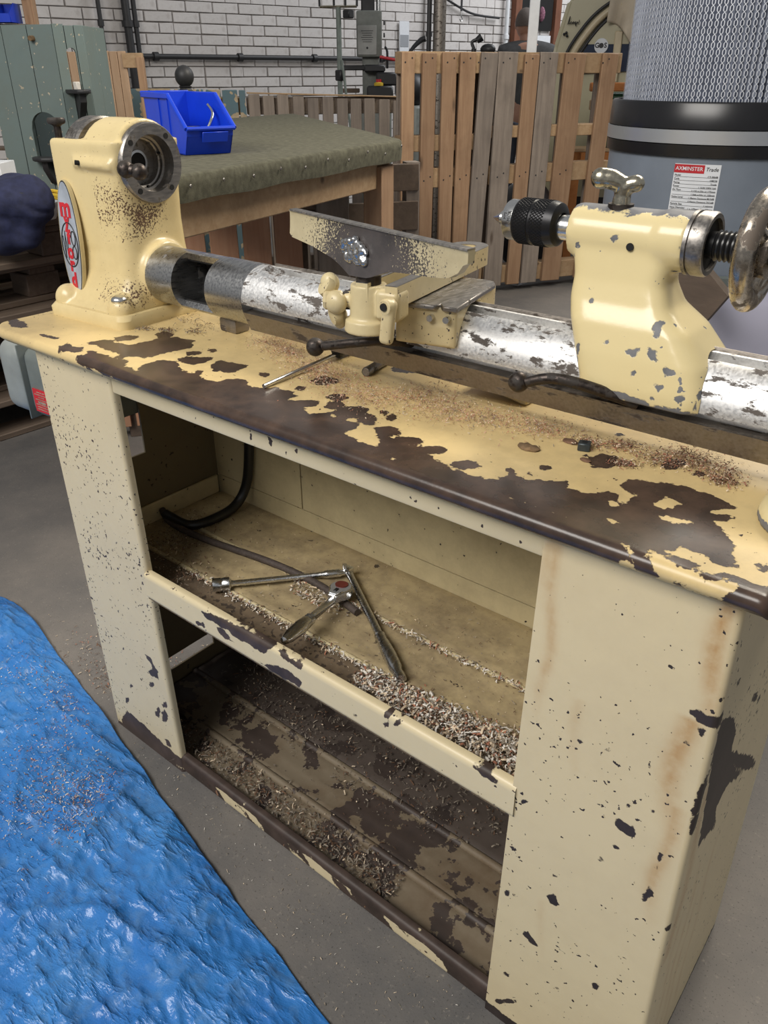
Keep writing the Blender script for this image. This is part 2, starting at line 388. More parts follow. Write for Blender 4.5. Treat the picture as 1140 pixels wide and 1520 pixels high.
def text_mb(body, size, m, depth=.0004, align='CENTER', shear=0.0, offset=0.0):
    cu = bpy.data.curves.new('t', 'FONT'); cu.body = body; cu.size = size; cu.extrude = depth; cu.align_x = align; cu.align_y = 'CENTER'; cu.shear = shear; cu.offset = offset; cu.resolution_u = 3
    o = bpy.data.objects.new('t', cu); COL.objects.link(o); dg = bpy.context.evaluated_depsgraph_get(); dg.update()
    me = bpy.data.meshes.new_from_object(o.evaluated_get(dg)); bpy.data.objects.remove(o)
    mb = MB(); mb.bm.from_mesh(me); mb.bm.transform(m); return mb
def frame(o, x, y):
    x = Vector(x).normalized(); y = Vector(y).normalized(); z = x.cross(y).normalized(); y = z.cross(x)
    return Matrix(((x.x, y.x, z.x, o[0]), (x.y, y.y, z.y, o[1]), (x.z, y.z, z.z, o[2]), (0, 0, 0, 1)))
def flakes(name, gen, n, size, mats, label, cat='shavings', parent=None, curl=1.0, seed=1):
    """uncountable loose shavings: one object of small curled strips"""
    rnd = random.Random(seed); V = []; F = []; MI = []
    for _ in range(n):
        p = gen(rnd)
        if p is None: continue
        L = size*(.25+1.6*rnd.random()**2.2); w = size*rnd.uniform(.10, .36); k = rnd.uniform(-1, 1)*curl*3.4
        a = rnd.uniform(0, 6.283); R = Matrix.Rotation(a, 3, 'Z') @ Matrix.Rotation(rnd.uniform(-.5, .5), 3, 'X') @ Matrix.Rotation(rnd.uniform(-.5, .5), 3, 'Y')
        ns = 3; b = len(V); x = z = 0.0; th = -k/2; mi = rnd.choices(range(len(mats)), [m[1] for m in mats])[0]
        for i in range(ns+1):
            for s in (-.5, .5): V.append(tuple(Vector(p)+R @ Vector((x-L/2, s*w, abs(z)*.8+.0004))))
            x += L/ns*math.cos(th); z += L/ns*math.sin(th); th += k/ns
        for i in range(ns): F.append((b+2*i, b+2*i+1, b+2*i+3, b+2*i+2)); MI.append(mi)
    me = bpy.data.meshes.new(name); o3 = Vector((0, 0, 0))
    if parent is None:
        A = np.array(V); o3 = Vector((float(A[:, 0].mean()), float(A[:, 1].mean()), float(A[:, 2].min()))); V = [(x-o3.x, y-o3.y, z-o3.z) for x, y, z in V]
    me.from_pydata(V, [], F); [me.materials.append(m[0]) for m in mats]; me.polygons.foreach_set('material_index', MI)
    for f in me.polygons: f.use_smooth = True
    o = bpy.data.objects.new(name, me); COL.objects.link(o); o.location = o3; o['kind'] = 'stuff'
    if parent is not None: o.parent = parent; o.location = -parent.location
    else: o['label'] = label; o['category'] = cat
    return o
PATCH={'top':[[(0.1134,0.0222),(0.1236,0.0532),(0.1396,0.0546),(0.1711,0.0575),(0.1817,0.0716),(0.1784,0.109),(0.231,0.1339),(0.2498,0.1154),(0.2385,0.0953),(0.2077,0.087),(0.2276,0.0598),(0.2393,0.0332),(0.2171,0.0254),(0.1875,0.0223),(0.1632,0.0239),(0.1382,0.0255)],[(0.1251,0.066),(0.1247,0.0835),(0.1477,0.096),(0.1565,0.0739),(0.1437,0.058)],[(0.1628,0.1141),(0.1518,0.1356),(0.1812,0.1349),(0.191,0.1191),(0.1725,0.1101)],[(0.1672,-0.0147),(0.1488,0.007),(0.1866,0.0112),(0.2332,0.0084),(0.2563,-0.002),(0.274,-0.0157),(0.2589,-0.0233),(0.2235,-0.0189),(0.204,-0.0201),(0.191,-0.0256)],[(0.2043,0.0254),(0.2371,0.0115),(0.2397,0.0039),(0.2083,0.0082)],[(0.2716,-0.0084),(0.2862,0.008),(0.2651,0.0147),(0.2613,0.0409),(0.2876,0.0571),(0.3149,0.0359),(0.3636,0.0385),(0.4748,-0.0528),(0.4205,-0.0462),(0.3842,-0.045),(0.3515,-0.0395),(0.328,-0.0251),(0.3001,-0.0216)],[(-0.1004,0.0167),(-0.1121,0.0321),(-0.0725,0.0258),(-0.0301,0.0143),(-0.0342,0.0047),(-0.0567,-0.0008)],[(0.1013,-0.0151),(0.0915,0.008),(0.1235,0.0027),(0.1316,0.0092),(0.1492,-0.0033),(0.1363,-0.0137),(0.1148,-0.0204)],[(0.0156,0.0076),(0.0591,0.0129),(0.0736,0.0072),(0.036,0.0002)],[(0.1588,0.1149),(0.156,0.1369),(0.1828,0.1342),(0.1922,0.1181),(0.1769,0.1058)],[(0.1755,0.0667),(0.1777,0.0987),(0.1956,0.1287),(0.2357,0.1301),(0.2546,0.1083),(0.2477,0.0673),(0.2419,0.0353),(0.2226,0.0333)],[(0.2657,0.0888),(0.2769,0.1119),(0.2915,0.0956),(0.2813,0.0806)],[(0.2739,0.0678),(0.3128,0.0992),(0.3225,0.0869),(0.3206,0.0594),(0.2999,0.0556)],[(0.3435,0.0652),(0.3327,0.0951),(0.3812,0.1082),(0.3835,0.0974),(0.3844,0.0673),(0.3598,0.0597)],[(0.296,0.123),(0.2991,0.1175),(0.297,0.1125),(0.2909,0.1109),(0.2843,0.1136),(0.2811,0.119),(0.2832,0.1241),(0.2894,0.1257)],[(0.355,0.046),(0.3591,0.0408),(0.3585,0.0368),(0.3535,0.0363),(0.3471,0.0396),(0.3429,0.0449),(0.3435,0.049),(0.3485,0.0494)],[(0.4307,0.0986),(0.4333,0.0931),(0.4308,0.0879),(0.4247,0.0861),(0.4185,0.0888),(0.4159,0.0943),(0.4184,0.0995),(0.4246,0.1013)],[(0.4108,0.0531),(0.4126,0.0489),(0.4103,0.0447),(0.4052,0.0429),(0.4003,0.0446),(0.3984,0.0489),(0.4007,0.0531),(0.4059,0.0549)],[(0.2651,0.0147),(0.2866,0.0579),(0.3135,0.041),(0.3563,0.0267),(0.3923,0.0324),(0.4058,0.0608),(0.428,0.0613),(0.4523,0.0473),(0.4694,0.0721),(0.5142,0.0651),(0.5115,0.0474),(0.5021,0.0246),(0.5469,0.0124),(0.5168,-0.0119),(0.409,-0.0301),(0.2823,-0.009)],[(0.3651,0.0326),(0.4008,0.0382),(0.4528,0.0521),(0.4746,0.0642),(0.5027,0.0738),(0.5041,0.0559),(0.5133,0.0428),(0.5262,0.0583),(0.5447,0.0681),(0.5554,0.0567),(0.5475,0.0406),(0.567,0.0324),(0.5818,0.0491),(0.5938,0.0401),(0.6061,0.0593),(0.6157,0.0442),(0.6286,0.05),(0.6376,0.0354),(0.6383,0.0146),(0.659,0.0107),(0.6809,0.0086),(0.7042,0.0119),(0.7425,-0.0359),(0.6167,-0.0193),(0.4882,-0.0073),(0.3933,0.0096)],[(0.5811,0.0774),(0.5845,0.0678),(0.5801,0.0591),(0.5703,0.0563),(0.5607,0.061),(0.557,0.0707),(0.5615,0.0796),(0.5715,0.0824)],[(0.6114,0.0863),(0.6141,0.0784),(0.6104,0.0712),(0.6024,0.069),(0.5948,0.0729),(0.592,0.081),(0.5957,0.0883),(0.6038,0.0905)],[(0.6352,0.0717),(0.6391,0.062),(0.6358,0.0541),(0.6272,0.0524),(0.6182,0.0579),(0.614,0.0677),(0.6173,0.0759),(0.6262,0.0775)],[(0.6355,0.0953),(0.6366,0.0908),(0.6338,0.0864),(0.6289,0.0846),(0.6247,0.0866),(0.6236,0.0911),(0.6264,0.0955),(0.6313,0.0973)],[(0.5576,0.1012),(0.5586,0.0975),(0.5563,0.0939),(0.5521,0.0924),(0.5485,0.0938),(0.5475,0.0975),(0.5497,0.1012),(0.5539,0.1027)],[(0.5658,0.1141),(0.566,0.1098),(0.5621,0.1049),(0.5564,0.102),(0.552,0.103),(0.5517,0.1072),(0.5556,0.1123),(0.5614,0.1151)],[(0.506,0.0895),(0.5093,0.083),(0.5073,0.0776),(0.5011,0.0764),(0.4944,0.0801),(0.4909,0.0867),(0.4929,0.0922),(0.4992,0.0934)],[(0.5169,0.1376),(0.5212,0.1249),(0.5146,0.113),(0.5011,0.1087),(0.4882,0.1144),(0.4836,0.1271),(0.4901,0.1394),(0.5041,0.1437)],[(0.6174,0.0795),(0.6209,0.0654),(0.6124,0.0516),(0.5968,0.0459),(0.5829,0.0516),(0.5788,0.0658),(0.5874,0.0801),(0.6036,0.0858)],[(0.6424,0.0655),(0.645,0.0568),(0.6404,0.0487),(0.6315,0.0459),(0.6232,0.0499),(0.6204,0.0587),(0.6249,0.067),(0.6341,0.0698)],[(0.6808,0.0591),(0.6839,0.0481),(0.6784,0.0381),(0.6676,0.0348),(0.6574,0.0402),(0.654,0.0513),(0.6595,0.0616),(0.6707,0.0648)],[(0.7176,0.0535),(0.7179,0.0425),(0.7082,0.03),(0.694,0.0232),(0.6835,0.026),(0.683,0.0369),(0.6928,0.0497),(0.7073,0.0566)],[(0.75,0.0506),(0.7509,0.0406),(0.7436,0.0303),(0.7323,0.0255),(0.7234,0.029),(0.7222,0.039),(0.7296,0.0495),(0.7412,0.0543)],[(0.5669,0.1009),(0.5699,0.0909),(0.5645,0.0814),(0.5537,0.0778),(0.5437,0.0821),(0.5404,0.0921),(0.5459,0.1019),(0.557,0.1055)],[(0.7985,0.0435),(0.7987,0.0337),(0.7907,0.0232),(0.7792,0.018),(0.7707,0.0211),(0.7703,0.0308),(0.7784,0.0415),(0.7901,0.0468)],[(0.5832,0.2499),(0.5851,0.234),(0.5736,0.2177),(0.5554,0.2101),(0.5408,0.2157),(0.5385,0.2315),(0.5501,0.2484),(0.5688,0.256)],[(0.653,0.087),(0.6558,0.0801),(0.6538,0.0747),(0.6482,0.0739),(0.6421,0.0782),(0.6391,0.0851),(0.6411,0.0906),(0.6469,0.0914)],[(0.7494,0.0038),(0.7505,-0.0024),(0.7467,-0.0084),(0.74,-0.0109),(0.7344,-0.0083),(0.7332,-0.0021),(0.7371,0.0041),(0.7438,0.0065)],[(0.6603,0.0426),(0.7225,0.0349),(0.7881,0.0152),(0.8339,0.0236),(0.8631,-0.0059),(0.8265,-0.0184),(0.7715,-0.0079),(0.6966,-0.0013)],[(0.8254,0.0311),(0.8318,0.043),(0.8565,0.0463),(0.8829,0.0644),(0.8906,0.0545),(0.9068,0.052),(0.9267,0.0711),(0.9355,0.0702),(0.9405,0.0463),(0.9476,0.0667),(0.948,0.0791),(0.9247,0.0885),(0.9274,0.107),(0.9656,0.1247),(0.9931,0.1248),(1.0161,0.1222),(1.03,0.1158),(1.0134,0.0921),(1.0316,0.0944),(1.0338,0.0843),(1.0224,0.075),(1.038,0.0623),(1.0528,0.0348),(1.0535,0.0237),(1.065,0.017),(1.051,0.0056),(1.0171,0.0131),(1.0098,-0.0094),(0.9778,-0.0066),(0.9198,-0.0015),(0.8711,-0.0011),(0.844,0.0012)],[(0.9035,0.1395),(0.9052,0.1247),(0.8985,0.1127),(0.8873,0.1102),(0.8779,0.1188),(0.8758,0.1337),(0.8826,0.1462),(0.8942,0.1486)],[(0.8566,0.081),(0.8568,0.0767),(0.8538,0.0724),(0.8494,0.0707),(0.8462,0.0726),(0.846,0.0769),(0.849,0.0811),(0.8534,0.0828)],[(0.8295,0.0535),(0.8302,0.0497),(0.8283,0.0464),(0.825,0.0455),(0.8221,0.0475),(0.8214,0.0514),(0.8233,0.0547),(0.8267,0.0556)],[(0.8729,0.1331),(0.8735,0.1294),(0.8721,0.1265),(0.8695,0.1261),(0.8672,0.1285),(0.8665,0.1321),(0.8679,0.1351),(0.8706,0.1354)],[(0.8454,0.0574),(0.8459,0.0549),(0.8448,0.0529),(0.8428,0.0524),(0.841,0.0539),(0.8405,0.0564),(0.8416,0.0584),(0.8436,0.0589)],[(0.9601,0.1766),(0.96,0.1656),(0.9535,0.1558),(0.9443,0.1528),(0.9377,0.1585),(0.9376,0.1696),(0.9442,0.1796),(0.9536,0.1826)],[(1.0518,0.0664),(1.0517,0.0638),(1.0502,0.0615),(1.0481,0.0609),(1.0468,0.0623),(1.0469,0.0649),(1.0484,0.0671),(1.0505,0.0678)],[(0.8789,0.2065),(0.879,0.2019),(0.8762,0.1977),(0.8722,0.1964),(0.8692,0.1986),(0.869,0.2032),(0.8718,0.2075),(0.8759,0.2088)],[(1.0828,0.0315),(1.0831,0.0239),(1.0802,0.0183),(1.0758,0.018),(1.0724,0.0231),(1.0721,0.0307),(1.075,0.0364),(1.0795,0.0367)],[(0.982,0.1645),(0.9821,0.1588),(0.9791,0.1541),(0.9749,0.153),(0.9718,0.1562),(0.9716,0.1619),(0.9746,0.1667),(0.9789,0.1677)]],'island':[[(0.9667,0.0704),(0.9706,0.0944),(0.987,0.0897),(0.9787,0.0685)],[(0.9776,0.0536),(0.9862,0.0605),(1.0103,0.062),(0.996,0.0466)],[(0.933,0.0549),(0.938,0.062),(0.9413,0.0498),(0.9389,0.0449)],[(0.9451,0.0217),(0.9581,0.0229),(0.9526,0.0153)],[(1.0063,-0.0005),(1.0157,0.0168),(1.0413,0.0115),(1.051,0.0056),(1.0632,0.0023),(1.0486,-0.0095),(1.0243,-0.016)]],'pier':[[(1.0531,0.6674),(1.0774,0.6708),(1.0851,0.6728),(1.0855,0.6451),(1.0851,0.6158),(1.0839,0.594),(1.0848,0.5667),(1.0851,0.5413),(1.0877,0.5033),(1.0783,0.5295),(1.079,0.5624),(1.0805,0.6007),(1.084,0.621),(1.0822,0.6571),(1.0654,0.6579)],[(1.0059,0.4873),(1.011,0.4965),(1.0196,0.4908),(1.0291,0.4946),(1.0355,0.4856),(1.0243,0.4767),(1.0108,0.4804)],[(0.9464,0.3099),(0.9577,0.3201),(0.9653,0.3076),(0.9569,0.2998)],[(0.9211,0.2177),(0.932,0.2282),(0.9471,0.2099),(0.9343,0.2042)],[(0.9629,0.1548),(0.9816,0.1651),(0.9894,0.1686),(0.9903,0.1469),(0.9778,0.1406)],[(1.019,0.2085),(1.0293,0.2221),(1.0294,0.2103),(1.0231,0.2009)],[(0.9692,0.2321),(0.9897,0.232),(0.9933,0.2286),(0.9813,0.2233)],[(0.9016,0.1149),(0.9158,0.1195),(0.9149,0.108),(0.9045,0.1021)],[(1.0571,0.4456),(1.0569,0.4762),(1.0614,0.4782),(1.0603,0.4484)],[(1.0512,0.3869),(1.0533,0.4064),(1.0575,0.4274),(1.0603,0.4184),(1.0555,0.3928)],[(1.0681,0.3869),(1.0826,0.3908),(1.0797,0.3861)],[(1.0637,0.6499),(1.0715,0.6533),(1.0713,0.6432),(1.0661,0.6428)],[(1.0861,0.3336),(1.0903,0.3316),(1.0876,0.3246),(1.084,0.3272)],[(0.9572,0.5659),(0.9621,0.569),(0.9602,0.5629)],[(1.0298,0.218),(1.0292,0.2132),(1.0266,0.2087),(1.0236,0.2071),(1.0219,0.2093),(1.0226,0.2141),(1.0252,0.2187),(1.0282,0.2202)],[(1.0608,0.6298),(1.0603,0.6274),(1.0586,0.6254),(1.0565,0.625),(1.0553,0.6263),(1.0558,0.6287),(1.0576,0.6307),(1.0597,0.6312)],[(1.067,0.6756),(1.0665,0.6738),(1.0648,0.6721),(1.0628,0.6716),(1.0618,0.6725),(1.0623,0.6744),(1.064,0.6761),(1.066,0.6766)],[(1.0513,0.6536),(1.0511,0.6511),(1.0499,0.6493),(1.0483,0.6494),(1.0474,0.6512),(1.0476,0.6538),(1.0488,0.6555),(1.0503,0.6554)],[(1.0074,0.426),(1.0065,0.4221),(1.0036,0.4183),(1.0003,0.4168),(0.9986,0.4187),(0.9995,0.4227),(1.0025,0.4265),(1.0057,0.4279)],[(1.0621,0.4942),(1.0615,0.4918),(1.0595,0.4893),(1.0573,0.4884),(1.0561,0.4894),(1.0567,0.4918),(1.0587,0.4943),(1.0609,0.4952)],[(0.9561,0.3538),(0.9553,0.3511),(0.9531,0.3482),(0.9506,0.347),(0.9494,0.348),(0.9502,0.3507),(0.9525,0.3536),(0.9549,0.3548)],[(0.909,0.4413),(0.9082,0.4388),(0.9058,0.4363),(0.9033,0.4352),(0.9021,0.4363),(0.903,0.4388),(0.9053,0.4413),(0.9078,0.4424)],[(0.9933,0.5763),(0.9925,0.5739),(0.99,0.5715),(0.9873,0.5705),(0.9859,0.5714),(0.9868,0.5738),(0.9893,0.5762),(0.992,0.5772)],[(1.0345,0.5815),(1.0342,0.5795),(1.0328,0.5778),(1.0312,0.5775),(1.0303,0.5786),(1.0307,0.5807),(1.0321,0.5823),(1.0337,0.5827)],[(1.0162,0.4521),(1.0158,0.4496),(1.0143,0.4475),(1.0125,0.4469),(1.0115,0.4482),(1.0119,0.4506),(1.0135,0.4528),(1.0153,0.4534)],[(0.9874,0.4512),(0.9867,0.449),(0.9846,0.4468),(0.9824,0.4457),(0.9814,0.4464),(0.9821,0.4486),(0.9841,0.4508),(0.9863,0.4519)],[(0.9017,0.2727),(0.9009,0.2681),(0.8983,0.2642),(0.8955,0.2633),(0.8941,0.2659),(0.8949,0.2705),(0.8975,0.2744),(0.9003,0.2753)],[(1.0886,0.3828),(1.088,0.3783),(1.0855,0.3742),(1.0825,0.3729),(1.0808,0.3752),(1.0813,0.3797),(1.0839,0.3838),(1.0868,0.385)],[(1.0219,0.5202),(1.0214,0.5175),(1.0197,0.5151),(1.0176,0.5146),(1.0165,0.5162),(1.0169,0.519),(1.0187,0.5213),(1.0208,0.5218)],[(1.0458,0.5279),(1.0455,0.5258),(1.0441,0.5239),(1.0424,0.5235),(1.0415,0.5247),(1.0419,0.5269),(1.0433,0.5287),(1.0449,0.5291)],[(0.9341,0.0754),(0.9287,0.0646),(0.9145,0.0465),(0.8997,0.0315),(0.8931,0.0289),(0.899,0.0404),(0.9135,0.0588),(0.9279,0.0731)]],'pierend':[[(0.0673,0.6252),(0.0957,0.5851),(0.1001,0.5555),(0.295,0.3817),(0.2053,0.444),(0.1228,0.52),(0.2045,0.4322),(0.1331,0.4792),(0.0941,0.4811),(0.1202,0.4232),(0.0657,0.4552),(0.0529,0.4532),(0.0008,0.6721)],[(0.2987,0.3765),(0.2853,0.3772),(0.2216,0.4264),(0.1549,0.4863),(0.1205,0.5237),(0.1302,0.5243),(0.1805,0.4871),(0.2508,0.426)],[(0.2018,0.553),(0.1979,0.5513),(0.1752,0.5659),(0.1485,0.5869),(0.133,0.602),(0.1364,0.6037),(0.157,0.5908),(0.1841,0.5699)],[(0.9096,-0.4065),(0.8929,-0.3964),(0.8169,-0.3226),(0.7348,-0.2372),(0.6912,-0.1872),(0.7041,-0.1943),(0.7685,-0.2559),(0.8543,-0.3443)],[(0.0646,0.6695),(0.0621,0.6684),(0.0492,0.6762),(0.0339,0.6879),(0.0251,0.6966),(0.0274,0.6977),(0.0395,0.6906),(0.055,0.6789)]],'leg':[[(0.0129,0.0196),(0.0439,0.0602),(0.0858,0.0578),(0.1353,0.0457),(0.1638,0.0425),(0.2051,0.0361),(0.229,0.0155),(0.0838,-0.0126),(0.0094,-0.0083)],[(0.1503,0.2603),(0.167,0.2584),(0.1857,0.2363),(0.1776,0.2156),(0.1462,0.2149),(0.1691,0.2381)],[(0.1897,0.133),(0.184,0.1197),(0.1749,0.1101),(0.1679,0.1099),(0.1671,0.1193),(0.173,0.1327),(0.1819,0.1421),(0.1888,0.1422)],[(0.1652,0.1298),(0.1607,0.1188),(0.1539,0.1113),(0.1489,0.1118),(0.1487,0.1199),(0.1533,0.1309),(0.16,0.1383),(0.1649,0.1378)],[(0.1637,0.1941),(0.1597,0.1871),(0.1523,0.181),(0.1459,0.1794),(0.1443,0.1833),(0.1485,0.1903),(0.1559,0.1964),(0.1622,0.198)],[(0.0877,0.1486),(0.0841,0.142),(0.0779,0.1366),(0.0728,0.1357),(0.0719,0.1397),(0.0756,0.1463),(0.0818,0.1517),(0.0868,0.1526)],[(0.0599,0.0972),(0.0564,0.0909),(0.0507,0.0857),(0.046,0.0848),(0.0452,0.0886),(0.0488,0.095),(0.0545,0.1001),(0.0591,0.101)],[(0.1608,0.062),(0.1759,0.0656),(0.1813,0.0509),(0.168,0.0453)],[(0.0837,0.234),(0.0809,0.2287),(0.0768,0.2249),(0.0736,0.2249),(0.0734,0.2287),(0.0761,0.234),(0.0803,0.2377),(0.0834,0.2377)],[(0.131,0.1898),(0.1285,0.1857),(0.124,0.1821),(0.1202,0.1811),(0.1193,0.1834),(0.1218,0.1876),(0.1263,0.1912),(0.1301,0.1921)],[(0.1935,0.1638),(0.1898,0.156),(0.1837,0.15),(0.1786,0.1493),(0.1777,0.1544),(0.1815,0.1622),(0.1876,0.1682),(0.1926,0.1688)],[(0.1921,0.1853),(0.1897,0.18),(0.186,0.1762),(0.183,0.1761),(0.1826,0.1798),(0.185,0.1851),(0.1888,0.1889),(0.1917,0.189)]],'lip':[[(0.3442,0.4451),(0.373,0.4533),(0.4415,0.4566),(0.5004,0.4563),(0.4811,0.4337),(0.4593,0.4375),(0.4229,0.4323),(0.3977,0.4397),(0.3538,0.4363)],[(0.3752,0.4332),(0.397,0.4349),(0.4213,0.4205),(0.384,0.4197)],[(0.5098,0.4548),(0.5605,0.4542),(0.5553,0.4452),(0.5277,0.4452)],[(0.4517,0.4162),(0.4818,0.4166),(0.5266,0.4319),(0.5583,0.4237),(0.5529,0.4121),(0.5053,0.4074)],[(0.4174,0.4492),(0.45,0.4436),(0.4738,0.4342),(0.459,0.4352),(0.4294,0.4421)],[(0.3254,0.4183),(0.3465,0.4261),(0.3505,0.4168),(0.3271,0.4123)],[(0.66,0.4236),(0.6587,0.4208),(0.6557,0.4181),(0.6528,0.4172),(0.6516,0.4186),(0.6529,0.4214),(0.6559,0.424),(0.6588,0.4249)],[(0.7133,0.4556),(0.7118,0.4496),(0.7079,0.4452),(0.7041,0.445),(0.7025,0.4492),(0.7041,0.4552),(0.708,0.4596),(0.7117,0.4597)],[(0.7303,0.4521),(0.7288,0.4473),(0.7251,0.4434),(0.7214,0.4427),(0.7198,0.4457),(0.7213,0.4505),(0.7251,0.4544),(0.7288,0.4551)],[(0.834,0.4519),(0.8534,0.4573),(0.8746,0.451),(0.8704,0.4442),(0.851,0.4442)],[(0.7137,0.4415),(0.7122,0.436),(0.7083,0.4318),(0.7045,0.4313),(0.7029,0.4349),(0.7045,0.4404),(0.7083,0.4447),(0.7121,0.4451)],[(0.7299,0.4535),(0.7289,0.4489),(0.7263,0.4456),(0.7236,0.4456),(0.7225,0.4489),(0.7235,0.4535),(0.7262,0.4567),(0.7288,0.4567)]],'tail':[[(0.9082,0.9535),(0.9162,0.9573),(0.919,0.9409),(0.9114,0.9419)],[(0.8863,0.9246),(0.9041,0.9332),(0.8958,0.9215)],[(0.908,0.9327),(0.918,0.9322),(0.9198,0.9214),(0.9124,0.9211)],[(0.929,0.9183),(0.94,0.9182),(0.9413,0.911),(0.9314,0.9113)],[(0.9219,0.9016),(0.9324,0.8989),(0.9282,0.8941)],[(0.9443,0.894),(0.9538,0.895),(0.9547,0.8838),(0.9498,0.8838)],[(0.8678,0.9304),(0.8673,0.9289),(0.8655,0.9279),(0.8636,0.9282),(0.8626,0.9294),(0.8632,0.931),(0.865,0.9319),(0.8669,0.9317)],[(0.9032,0.9077),(0.9027,0.9058),(0.9011,0.9047),(0.8992,0.905),(0.8982,0.9067),(0.8986,0.9086),(0.9003,0.9097),(0.9021,0.9093)],[(0.9255,0.8865),(0.9251,0.8851),(0.9236,0.8842),(0.922,0.8844),(0.9211,0.8854),(0.9215,0.8868),(0.923,0.8877),(0.9246,0.8876)],[(0.8545,1.0249),(0.8538,1.0225),(0.8514,1.0213),(0.8488,1.022),(0.8474,1.0241),(0.8482,1.0264),(0.8505,1.0276),(0.8531,1.027)],[(0.8857,1.0228),(0.8852,1.0219),(0.8837,1.0214),(0.8821,1.0216),(0.8814,1.0223),(0.8819,1.0231),(0.8834,1.0236),(0.8849,1.0235)],[(0.917,1.0243),(0.9167,1.023),(0.9155,1.0223),(0.9142,1.0227),(0.9134,1.0239),(0.9137,1.0251),(0.9149,1.0258),(0.9163,1.0254)],[(0.927,1.0211),(0.9267,1.0192),(0.9255,1.0183),(0.9239,1.0189),(0.923,1.0206),(0.9232,1.0225),(0.9245,1.0234),(0.9261,1.0229)],[(0.9129,0.9999),(0.9123,0.9988),(0.9104,0.9982),(0.9083,0.9983),(0.9074,0.9991),(0.908,1.0002),(0.9099,1.0008),(0.9119,1.0007)],[(0.8799,1.0071),(0.8794,1.0061),(0.8781,1.0055),(0.8767,1.0057),(0.876,1.0066),(0.8764,1.0076),(0.8777,1.0082),(0.8791,1.008)],[(0.8322,0.9032),(0.8351,0.925),(0.8381,0.9229),(0.8384,0.8991),(0.8346,0.8956)],[(0.8385,0.887),(0.838,0.883),(0.8359,0.8809),(0.8333,0.882),(0.8318,0.8855),(0.8324,0.8895),(0.8345,0.8916),(0.8371,0.8905)],[(0.841,0.9659),(0.8407,0.9645),(0.8397,0.9637),(0.8385,0.9641),(0.8378,0.9654),(0.8381,0.9669),(0.8391,0.9676),(0.8403,0.9672)],[(0.8447,0.9561),(0.8445,0.955),(0.8436,0.9544),(0.8426,0.9547),(0.8421,0.9556),(0.8423,0.9567),(0.8432,0.9573),(0.8442,0.9571)],[(0.9313,1.0113),(0.9458,1.0176),(0.9484,1.0158),(0.9339,1.0095)],[(0.9416,1.0511),(0.9398,1.0468),(0.9341,1.0444),(0.9276,1.0455),(0.9243,1.0494),(0.9261,1.0537),(0.9319,1.0559),(0.9383,1.0548)],[(0.8397,0.8777),(0.8832,0.8837),(0.8882,0.8861),(0.9097,0.8832),(0.9306,0.8804),(0.9623,0.8818),(0.9611,0.8751),(0.9,0.8783),(0.84,0.875)],[(0.9648,0.9063),(0.9766,0.9402),(0.983,0.9415),(0.9702,0.9026),(0.9625,0.8806)]],'head':[[(0.1338,1.0161),(0.1663,0.9916),(0.2101,0.9869),(0.2192,0.9724),(0.193,0.953),(0.1687,0.9427),(0.1472,0.9456),(0.1556,0.9622),(0.1386,0.986)],[(0.1195,0.8541),(0.1389,0.8692),(0.1561,0.8541),(0.1294,0.8474)],[(0.1224,0.9836),(0.1438,0.9854),(0.1398,0.9642),(0.121,0.9623)],[(0.1597,0.8582),(0.1536,0.8526),(0.1415,0.8521),(0.1305,0.8571),(0.1269,0.8644),(0.1328,0.8699),(0.1448,0.8705),(0.1559,0.8656)]]}

# ------------------------------------------------------------------ floor and brick wall
fl = MB(); fl.box((-1.0, 4.0, -.03), (14, 18, .06)); o = fl.build('floor', M['floor'], kind='structure'); o['label'] = 'grey worn concrete workshop floor'
WAZ = .2152; WO = Vector((-5.579, 0, 0)); WDIR = Vector((math.sin(WAZ), math.cos(WAZ), 0)); WNRM = Vector((math.cos(WAZ), -math.sin(WAZ), 0))
def wpt(s, z, off=0.0): return WO+WDIR*s+WNRM*off+Vector((0, 0, z))
Wrot = Matrix(((WDIR.x, WNRM.x, 0), (WDIR.y, WNRM.y, 0), (0, 0, 1)))
mb = MB(); mb.box(wpt(6.0, 1.4, -.07), (14, .12, 2.8), Wrot)
wallo = mb.build('wall_left', M['mortar'], kind='structure'); wallo['label'] = 'white painted brick wall at the back of the workshop'
CH = .076; BL = .238; brs = []
mb = MB(); mb.box((0, 0, 0), (BL-.007, .020, CH-.007), None, .003); 
proto_br = None
rest_b = MB(); cnt = 0
for k in range(0, 33):
    z = .04+CH*k
    bond = (k % 2)
    s = -.9+(bond*BL/2)
    j = 0
    while s < 13:
        ln = BL if (k % 4 != 3 or (j % 3)) else BL/2
        c = s+ln/2
        vis = 1.0 < z < 1.80 and 3.1 < c < 10.6
        if vis and cnt < 296:
            if proto_br is None:
                w0 = wpt(c, z, .0); o = mb.transform(Matrix.Translation(w0) @ Wrot.to_4x4()).build('brick', M['brick'], wallo)
                # rebuild as a centred mesh so that copies can share it
                wl = wallo.location; me = o.data; me.transform(Matrix.Translation(-(w0-wl))); me.transform(Wrot.inverted().to_4x4()); o.location = w0-wl; o.rotation_euler = Wrot.to_euler(); proto_br = o
            else:
                o = proto_br.copy(); COL.objects.link(o); o.location = wpt(c, z, random.uniform(-.003, .003))-wallo.location
            o.scale = (ln/BL*random.uniform(.97, 1.0), 1, random.uniform(.95, 1.02)); o.rotation_euler = (Wrot @ Euler((0, random.uniform(-.012, .012), random.uniform(-.006, .006))).to_matrix()).to_euler()
            cnt += 1
        elif -.8 < c:
            rest_b.box(wpt(c, z, 0), (ln-.007, .020, CH-.007), Wrot)
        s += ln; j += 1
rest_b.build('bricks', M['brick'], wallo, kind='stuff')

